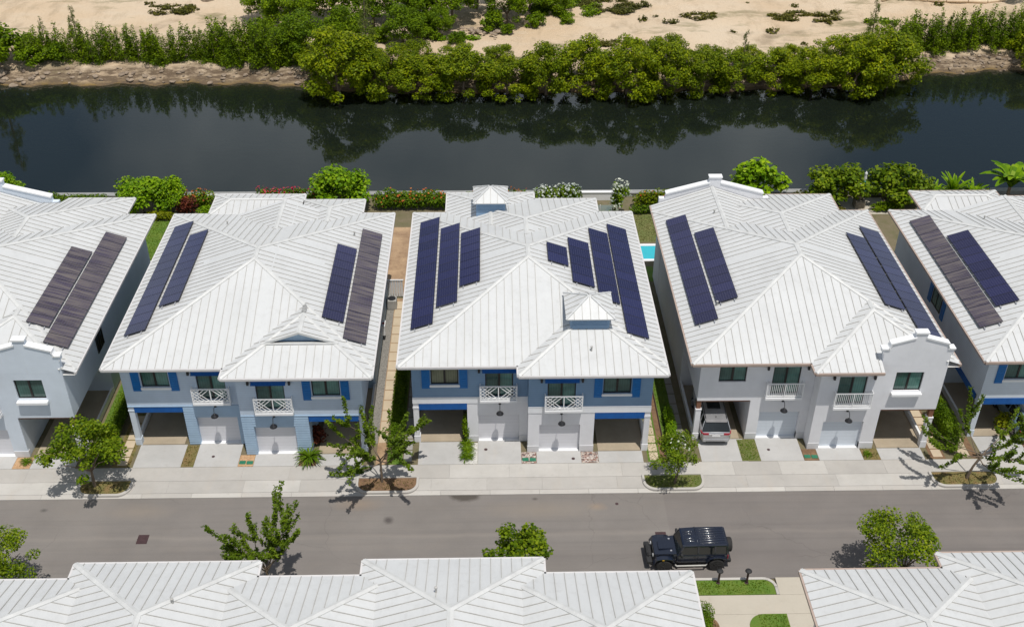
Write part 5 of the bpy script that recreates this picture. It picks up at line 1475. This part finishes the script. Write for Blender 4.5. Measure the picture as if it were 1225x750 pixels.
# --- street trees
t1 = make_tree(800, 2.5, 1.9, 3.1, 5600, .19, 'leaf_street', 34, (2.9, .09), 'street_tree', 8, -.7, rl=(.17, .32), core=.4, asp=.7, shell=.4)
place(t1, -24.0, 49.25, .05, 'leafy dark green tree on the island outside the white house at the left edge', 'tree', 'street trees', .98, .4)
t5 = make_tree(801, 1.42, 1.35, 2.5, 3800, .14, 'leaf_street', 26, (2.4, .06), 'street_tree', 6, -.7, rl=(.22, .4), core=.5, asp=.6, shell=.4)
rs = np.random.default_rng(72); obj('flowers', leaf_mesh('flowers', leaf_arrays(rs, [(0, -.1, 3.3)], [(.7, .7, .5)], 22, .16, .7, .5, .4, .9, .2), M['petal_white']), t5)
place(t5, 11.3, 48.95, .05, 'small round tree with a few white flowers on the grassy island', 'tree', 'street trees', 1.0, .2)
t4 = make_tree(802, 1.7, 1.6, 3.0, 2600, .21, 'leaf_street', 20, (3.0, .08), 'street_tree', 7, -.7, rl=(.22, .38), core=.35, asp=.75, shell=.35)
place(t4, 1.5, 40.8, .03, 'glossy green tree behind the middle of the foreground roof', 'tree', 'street trees', 1.0, .5)
t6 = make_tree(803, 2.3, 1.9, 3.1, 6200, .17, 'leaf_street', 30, (3.0, .09), 'street_tree', 8, -.7, rl=(.18, .34), core=.42, asp=.6, shell=.4)
place(t6, 22.2, 40.75, .03, 'wide bushy tree rising behind the bottom right roof', 'tree', 'street trees', 1.0, .1)
t8 = copy_tree(t6); protos_used.add(t8.name); t8.location = (-26.3, 40.9, .03); t8.scale = (.85, .85, .9); t8.rotation_euler = (0, 0, 2.0)
t8['label'] = 'bushy tree cut by the left edge beside the foreground roof'
def sparse(seed, ht, spread, nb, name, lm, size, per, lean=(0, 0), bare=.35, el_=(.45, 1.1)):
    """open tree: visible limbs with leaves strung along them"""
    rs = np.random.default_rng(seed); root = empty(name); m = MB(); P = []
    def branch(p, d, L, r, lev):
        pts = [p]; q = p; dd = d
        for k in range(4):
            dd = (dd + Vector(rs.normal(size=3)) * .13 + Vector((0, 0, .07))).normalized(); q = q + dd * L / 4; pts.append(q)
        m.tube(pts, [r, r * .85, r * .65, r * .5, r * .3], 5)
        if lev == 0:
            for a, b in zip(pts[:-1], pts[1:]):
                for t_ in np.linspace(0, 1, per): P.append(a.lerp(b, t_))
            return
        for k in range(3 if lev > 1 else 4):
            t_ = rs.uniform(.35, 1.0); i_ = min(3, int(t_ * 4)); b = pts[i_].lerp(pts[i_ + 1], t_ * 4 - i_)
            nd = (dd * .7 + Vector(rs.normal(size=3)) * .6 + Vector((0, 0, .25))).normalized()
            branch(b, nd, L * rs.uniform(.45, .7), r * .55, lev - 1)
        branch(pts[-1], dd, L * .5, r * .45, 0)
    h0 = ht * bare
    m.tube([(0, 0, 0), (lean[0] * .3, lean[1] * .3, h0 * .5), (lean[0], lean[1], h0)], [.085, .07, .06], 7)
    for k in range(nb):
        a = 6.283 * (k + rs.uniform(-.2, .2)) / nb
        z = h0 * (1 - .25 * (k % 3) / 3)
        el = rs.uniform(*el_)
        branch(Vector((lean[0] * z / h0, lean[1] * z / h0, z)), Vector((math.cos(a) * math.cos(el), math.sin(a) * math.cos(el), math.sin(el))), spread * rs.uniform(.75, 1.1), .042, 1)
    P = np.array([tuple(p) for p in P])
    keep = rs.random(len(P)) < .9; P = P[keep]
    obj('crown', leaf_mesh('crown', leaf_arrays(rs, P, np.full(len(P), .16), len(P) * 7, size, .3, .9, .5, .65, .5), M[lm]), root)
    m.build('trunk', M['bark'], root)
    return root
t2 = sparse(14, 5.2, 3.2, 8, 'street_tree', 'leaf_sparse', .17, 6, el_=(.2, .85))
place(t2, -6.6, 49.35, .05, 'straggly open tree on the island between the pale blue and two-cupola houses', 'tree', 'street trees', 1.0, 2.4)
t3 = sparse(21, 5.6, 3.4, 8, 'street_tree', 'leaf_sparse', .15, 8, bare=.28, el_=(.75, 1.3))
place(t3, -12.1, 41.0, .03, 'tall open tree with upright leafy branches behind the left foreground roof', 'tree', 'street trees', 1.0, 1.3)
t7 = sparse(33, 4.4, 3.0, 7, 'street_tree', 'leaf_sparse', .17, 6, (.55, .1), .42, (.15, .7))
place(t7, 29.4, 49.1, .05, 'leaning open tree with spreading limbs on the right island', 'tree', 'street trees', 1.0, .0)

# ------------------------------------------------------------------ vehicles
def wheel(root, x, y, z, r, w, ax='y', name='wheel', rim='rim'):
    m = MB(); h = w / 2
    m.lathe([(r * .62, -h), (r * .92, -h), (r, -h * .7), (r, h * .7), (r * .92, h), (r * .62, h)], (x, y, z), 24, 0, ax)
    for k in range(24):
        if ax != 'y': break
        t = 2 * math.pi * k / 24
        m.bar((x + math.cos(t) * r, y - h * .75, z + math.sin(t) * r), (x + math.cos(t) * r, y + h * .75, z + math.sin(t) * r), .04, .025)
    o = m.build(name, M['tyre'], root)
    q = MB()
    q.lathe([(r * .60, -h * .8), (r * .62, -h * 1.02), (r * .52, -h * .9), (r * .2, -h * .75), (.0, -h * .85)], (x, y, z), 20, 0, ax)
    q.lathe([(r * .60, h * .8), (r * .62, h * 1.02), (r * .52, h * .9), (r * .2, h * .75), (.0, h * .85)], (x, y, z), 20, 0, ax)
    for k in range(5):
        t = 2 * math.pi * k / 5
        for s in (-1, 1):
            if ax == 'y': q.bar((x, y + s * h * .88, z), (x + math.cos(t) * r * .55, y + s * h * .95, z + math.sin(t) * r * .55), .06, .05)
            else: q.bar((x + s * h * .88, y, z), (x + s * h * .95, y + math.cos(t) * r * .55, z + math.sin(t) * r * .55), .06, .05)
    q.build('rim', M[rim], o)

def offroader(x, y, rz, label):
    J = empty('offroad_car', (x, y, -.1), rz); tag(J, label, 'car')
    K = M['car_black']
    # tub: front at -X
    def sec(xx, w, z0, z1, c=.05): return [(xx, -w + c, z0), (xx, w - c, z0), (xx, w, z0 + c), (xx, w, z1 - c), (xx, w - c * .6, z1), (xx, -w + c * .6, z1), (xx, -w, z1 - c), (xx, -w, z0 + c)]
    b = MB()
    b.loft([sec(-.78, .78, .58, 1.14), sec(-.74, .80, .56, 1.16), sec(2.02, .80, .56, 1.16), sec(2.07, .77, .58, 1.14)])
    b.loft([sec(-2.02, .57, .55, 1.0), sec(-1.98, .60, .55, 1.06), sec(-1.2, .66, .55, 1.12), sec(-.79, .70, .55, 1.15)])
    b.build('body', K, J)
    h = MB(); h.loft([sec(-2.0, .60, 1.055, 1.09, .012), sec(-1.2, .67, 1.118, 1.165, .012), sec(-.80, .72, 1.148, 1.195, .012)])
    h.box(-1.75, -.95, -.3, .3, 1.14, 1.215); ho = h.build('bonnet', K, J)
    for s in (-1, 1):
        l = MB(); l.box(-1.12, -1.02, s * .45 - .04, s * .45 + .04, 1.15, 1.215); l.build('bonnet_catch', M['alu'], ho)
    g = MB()
    for k in range(7): g.box(-2.06, -2.02, -.3 + k * .1 - .028, -.3 + k * .1 + .028, .68, 1.0)
    g.box(-2.05, -2.015, -.58, .58, .6, 1.04); g.build('grille', M['bumper'], J)
    for s in (-1, 1):
        l = MB(); l.lathe([(.1, .0), (.11, -.03), (.09, -.05), (0, -.055)], (-2.05, s * .46, .9), 16, 0, 'x'); l.build('headlight', M['lens'], J)
        for cx, e in ((-1.475, .62), (1.475, .6)):        # flat flared fenders
            f = MB()
            pr = [(cx - e, .62), (cx - e * .72, .93), (cx - e * .3, .99), (cx + e * .3, .99), (cx + e * .72, .93), (cx + e, .60)]
            a, c = s * .70, s * .96
            for (xa, za), (xb, zb) in zip(pr[:-1], pr[1:]):
                f.loft([[(xa, a, za), (xb, a, zb), (xb, a, zb + .05), (xa, a, za + .05)], [(xa, c, za - .02), (xb, c, zb - .02), (xb, c, zb + .03), (xa, c, za + .03)]])
            f.build('fender', M['car_black'], J)
        am = MB(); am.box(-1.62, -1.5, s * .965 - .01, s * .965 + .01, .93, .975); am.build('indicator', M['amber'], J)
        st = MB(); st.tube([(-.85, s * .86, .5), (-.78, s * .95, .48), (.85, s * .95, .48), (.92, s * .86, .5)], .045, 8); st.build('side_step', M['rib'], J)
        # doors
        for x0, x1 in ((-.70, .36), (.40, 1.32)):
            d = MB(); d.bbox(x0, x1, min(s * .795, s * .825), max(s * .795, s * .825), .62, 1.15, .01); do = d.build('door', K, J)
            hd = MB(); hd.box(x1 - .22, x1 - .08, min(s * .825, s * .85), max(s * .825, s * .85), 1.02, 1.055); hd.build('handle', M['bumper'], do)
        mr = MB(); mr.bbox(-.62, -.5, min(s * .86, s * 1.06), max(s * .86, s * 1.06), 1.2, 1.4, .02); mr.build('mirror', M['bumper'], J)
        # side glass
        for x0, x1 in ((-.42, .34), (.42, 1.28), (1.36, 1.96)):
            q = MB(); xl = x0 + (.0 if x0 > -.4 else .0)
            q.loft([[(x0 - (.18 if x0 < -.3 else 0), s * .79, 1.17), (x1, s * .79, 1.17), (x1, s * .70, 1.68), (x0, s * .70, 1.68)], [(x0 - (.18 if x0 < -.3 else 0), s * .775, 1.17), (x1, s * .775, 1.17), (x1, s * .685, 1.68), (x0, s * .685, 1.68)]])
            q.build('side_window', M['glass_dk'], J)
    # pillars + roof
    p = MB()
    for s in (-1, 1):
        for xb, xt in ((-.70, -.44), (.38, .38), (1.32, 1.32), (2.02, 1.98)):
            p.bar((xb, s * .785, 1.15), (xt, s * .70, 1.72), .09, .075)
    p.loft([[(1.99, -.74, 1.15), (1.99, .74, 1.15), (2.03, .74, 1.15), (2.03, -.74, 1.15)], [(1.95, -.68, 1.7), (1.95, .68, 1.7), (1.99, .68, 1.7), (1.99, -.68, 1.7)]])
    p.build('roof_frame', K, J)
    ws = MB(); ws.loft([[(-.76, -.70, 1.17), (-.76, .70, 1.17), (-.73, .70, 1.17), (-.73, -.70, 1.17)], [(-.47, -.64, 1.70), (-.47, .64, 1.70), (-.44, .64, 1.70), (-.44, -.64, 1.70)]]); ws.build('windscreen', M['glass_dk'], J)
    r = MB()
    def rsec(xx, w, z0, z1): return [(xx, -w, z0), (xx, w, z0), (xx, w, z1 - .05), (xx, w - .06, z1), (xx, -w + .06, z1), (xx, -w, z1 - .05)]
    r.loft([rsec(-.50, .66, 1.69, 1.76), rsec(-.42, .72, 1.69, 1.80), rsec(.30, .735, 1.69, 1.83), rsec(1.95, .73, 1.69, 1.82), rsec(2.04, .70, 1.69, 1.78)])
    ro = r.build('hard_top', K, J)
    rb = MB()
    for k in range(7):
        yy = -.54 + k * .18; rb.tube([(.42, yy, 1.80), (.48, yy, 1.825), (1.88, yy, 1.818), (1.94, yy, 1.79)], .04, 10)
        if k not in (0, 6, 3): rb.tube([(-.34, yy, 1.775), (-.28, yy, 1.80), (.24, yy, 1.825), (.29, yy, 1.80)], .04, 10)
    rb.box(.33, .37, -.70, .70, 1.80, 1.838)
    rb.build('roof_rib', K, ro, smooth=True)
    bp_ = MB()
    bp_.bbox(-2.42, -2.12, -.78, .78, .50, .72, .04); bp_.bbox(-2.3, -2.1, -.35, .35, .72, .8, .03); bp_.tube([(-2.3, -.4, .72), (-2.36, -.36, .98), (-2.36, .36, .98), (-2.3, .4, .72)], .03, 6); bp_.build('front_bumper', M['bumper'], J)
    bp_ = MB(); bp_.bbox(2.06, 2.3, -.78, .78, .5, .7, .03); bp_.build('rear_bumper', M['bumper'], J)
    for s in (-1, 1):
        tl = MB(); tl.box(2.06, 2.10, s * .72 - .08, s * .72 + .08, .82, 1.05); tl.build('tail_light', M['red'], J)
    for wx in (-1.475, 1.475):
        for s in (-1, 1): wheel(J, wx, s * .79, .42, .42, .30)
    wheel(J, 2.27, .05, 1.06, .41, .28, 'x', 'spare_wheel')
    ub = MB(); ub.box(-1.9, 1.95, -.6, .6, .38, .57); ub.build('underbody', M['bumper'], J)
    return J
offroader(11.12, 42.92, R(1.0), 'black boxy off-roader with ribbed hard top and spare wheel, on the street')

def suv(x, y, rz, paintm, label, z=.035):
    """rear at -Y"""
    S = empty('parked_car', (x, y, z), rz); tag(S, label, 'car', 'cars in the carports')
    def sec(yy, w, z0, zb, tw, zt):
        """lower body ring, belt at zb"""
        return [(-w + .06, yy, z0), (w - .06, yy, z0), (w, yy, z0 + .12), (w + .012, yy, (z0 + zb) / 2 + .05), (w - .015, yy, zb - .03), (tw, yy, zt), (-tw, yy, zt), (-w + .015, yy, zb - .03), (-w - .012, yy, (z0 + zb) / 2 + .05), (-w, yy, z0 + .12)]
    b = MB()
    b.loft([sec(-2.43, .84, .42, .84, .74, .88), sec(-2.38, .91, .36, .98, .80, 1.03), sec(-2.2, .93, .30, 1.06, .86, 1.09), sec(-1.4, .96, .26, 1.06, .88, 1.09), sec(0, .965, .26, 1.03, .88, 1.06), sec(1.2, .95, .26, 1.0, .87, 1.05), sec(1.9, .93, .28, .95, .82, .99), sec(2.3, .86, .34, .86, .74, .90), sec(2.46, .70, .4, .72, .6, .74)])
    b.build('body', M[paintm], S, smooth=True)
    g = MB()
    def gs(yb, wb, yt, wt, zb, zt): return None
    # greenhouse: dark glass volume
    lo = [(-.88, -2.34, 1.05), (.88, -2.34, 1.05), (.87, 1.0, 1.06), (-.87, 1.0, 1.06)]
    hi = [(-.70, -1.96, 1.60), (.70, -1.96, 1.60), (.70, .25, 1.62), (-.70, .25, 1.62)]
    g.loft([lo, hi]); g.build('glasshouse', M['glass_dk'], S)
    p = MB()
    for s in (-1, 1):
        p.bar((s * .90, -2.18, 1.07), (s * .72, -1.9, 1.6), .05, .05); p.bar((s * .885, -1.3, 1.09), (s * .71, -1.15, 1.6), .09, .03); p.bar((s * .885, -.2, 1.08), (s * .715, -.15, 1.6), .07, .03); p.bar((s * .88, 1.0, 1.06), (s * .71, .28, 1.62), .07, .05)
    p.build('roof_frame', M[paintm], S)
    r = MB()
    def rs_(yy, w, zt, t=.09): return [(-w, yy, zt - t), (w, yy, zt - t), (w, yy, zt - t * .5), (w - .1, yy, zt - .012), (0, yy, zt), (-w + .1, yy, zt - .012), (-w, yy, zt - t * .5)]
    r.loft([rs_(-2.06, .66, 1.66, .05), rs_(-1.9, .71, 1.70), rs_(-1.0, .74, 1.74), rs_(-.2, .74, 1.74), rs_(.2, .72, 1.70), rs_(.36, .69, 1.66, .06)])
    ro = r.build('roof', M[paintm], S)
    q = MB(); q.bbox(-.42, .42, -.85, .05, 1.735, 1.752, .01); q.build('sunroof', M['glass_dk'], ro)
    for s in (-1, 1):
        q = MB(); q.tube([(s * .66, -1.8, 1.70), (s * .67, -1.7, 1.765), (s * .68, -.1, 1.78), (s * .67, .1, 1.70)], .022, 6); q.build('roof_rail', M['bumper'], ro)
    q = MB(); q.tube([(0, -1.6, 1.71), (0, -1.72, 1.80)], .025, 6); q.build('aerial', M['bumper'], ro)
    for s in (-1, 1):
        pl_ = [(.48, -2.44), (.80, -2.43), (.91, -2.37), (.968, -2.2), (.972, -2.08), (.9, -2.08), (.8, -2.3), (.48, -2.34)]
        t = MB(); t.loft([[(s * a, b_, z_) for a, b_ in (pl_ if s > 0 else pl_[::-1])] for z_ in (.86, 1.0)]); t.build('tail_light', M['red'], S)
        m_ = MB(); m_.bbox(min(s * .94, s * 1.1), max(s * .94, s * 1.1), .72, .84, 1.02, 1.16, .02); m_.build('mirror', M[paintm], S)
    t = MB(); t.bbox(-.26, .26, -2.44, -2.38, .74, .86, .01); t.build('number_plate', M['white'], S)
    t = MB(); t.bbox(-.84, .84, -2.47, -2.3, .34, .56, .04); bo = t.build('rear_bumper', M[paintm], S)
    t = MB(); t.box(-.62, .62, -2.48, -2.42, .30, .38); t.build('skid_plate', M['bumper'], bo)
    t = MB(); t.box(-.5, .5, -2.43, -2.37, .905, .935); t.build('trim_strip', M['alu'], S)
    t = MB(); t.bbox(-.6, .6, 2.40, 2.5, .45, .7, .02); t.build('grille', M['bumper'], S)
    for wy in (-1.45, 1.45):
        for s in (-1, 1): wheel(S, s * .85, wy, .37, .37, .24, 'x', 'wheel', 'alu')
    return S
suv(14.45, 54.85, R(-1.5), 'car_silver', 'silver car parked nose first in the carport of the white parapet house')
suv(34.75, 54.6, R(0), 'car_blue', 'grey blue car at the right edge in the carport of the ice blue house')

# ------------------------------------------------------------------ camera, light, world
H = 46.0
f_px, th, ro_, ya = 1300.0, R(34.21), R(.386), R(1.483)
Fv = Vector((math.sin(ya) * math.cos(th), math.cos(ya) * math.cos(th), -math.sin(th)))
Rt = Fv.cross(Vector((0, 0, 1))).normalized(); Uv = Rt.cross(Fv)
R2 = Rt * math.cos(ro_) + Uv * math.sin(ro_); U2 = -Rt * math.sin(ro_) + Uv * math.cos(ro_)
cam = bpy.data.cameras.new('camera'); co = link(bpy.data.objects.new('camera', cam))
mw = Matrix((R2, U2, -Fv)).transposed().to_4x4(); mw.translation = (0, 0, H)
co.matrix_world = mw
cam.sensor_width = 36; cam.lens = f_px / 1225 * 36; cam.clip_end = 3000; cam.clip_start = .5
scene.camera = co
sd = Vector((.42, -.95, 3.4)).normalized()
L = bpy.data.lights.new('sun', 'SUN'); L.energy = 3.75; L.angle = R(.53); L.color = (1, .962, .905)
lo = link(bpy.data.objects.new('sun', L)); lo.rotation_euler = sd.to_track_quat('Z', 'Y').to_euler(); lo.location = (0, 0, 60)
wd = bpy.data.worlds.new('World'); scene.world = wd; wd.use_nodes = True
nt = wd.node_tree; bg = nt.nodes['Background']
sk = N(nt, 'ShaderNodeTexSky', sky_type='NISHITA', sun_disc=False, sun_elevation=math.asin(sd.z), sun_rotation=math.atan2(sd.x, sd.y))
tc = N(nt, 'ShaderNodeTexCoord')
n1 = N(nt, 'ShaderNodeTexNoise', i_Scale=2.6, i_Detail=5, i_Roughness=.55); nt.links.new(tc.outputs['Generated'], n1.inputs['Vector'])
sx = N(nt, 'ShaderNodeSeparateXYZ'); nt.links.new(tc.outputs['Generated'], sx.inputs[0])
gap = math_(nt, 'DIVIDE', math_(nt, 'SUBTRACT', math_(nt, 'ABSOLUTE', sx.outputs[0]), .40), .12)
gap = math_(nt, 'EXPONENT', math_(nt, 'MULTIPLY', math_(nt, 'MULTIPLY', gap, gap), -1.0))     # two clear lanes between the cloud banks
cl = ramp(nt, math_(nt, 'SUBTRACT', n1.outputs['Fac'], math_(nt, 'MULTIPLY', gap, .26)), [(.30, (0, 0, 0)), (.62, (1, 1, 1))])
hz = ramp(nt, sx.outputs[2], [(.25, (13.6, 14.6, 15.2)), (.6, (6.0, 6.3, 6.5))])      # cloud banks are brightest low over the horizon
nt.links.new(mixc(nt, math_(nt, 'MULTIPLY', cl, .85), sk.outputs[0], hz), bg.inputs[0])
bg.inputs[1].default_value = .08
vs_ = scene.view_settings
vs_.view_transform = 'Standard'; vs_.look = 'None'; vs_.exposure = 0; vs_.gamma = 1; vs_.use_curve_mapping = False
scene.cycles.max_bounces = 6; scene.cycles.transparent_max_bounces = 12
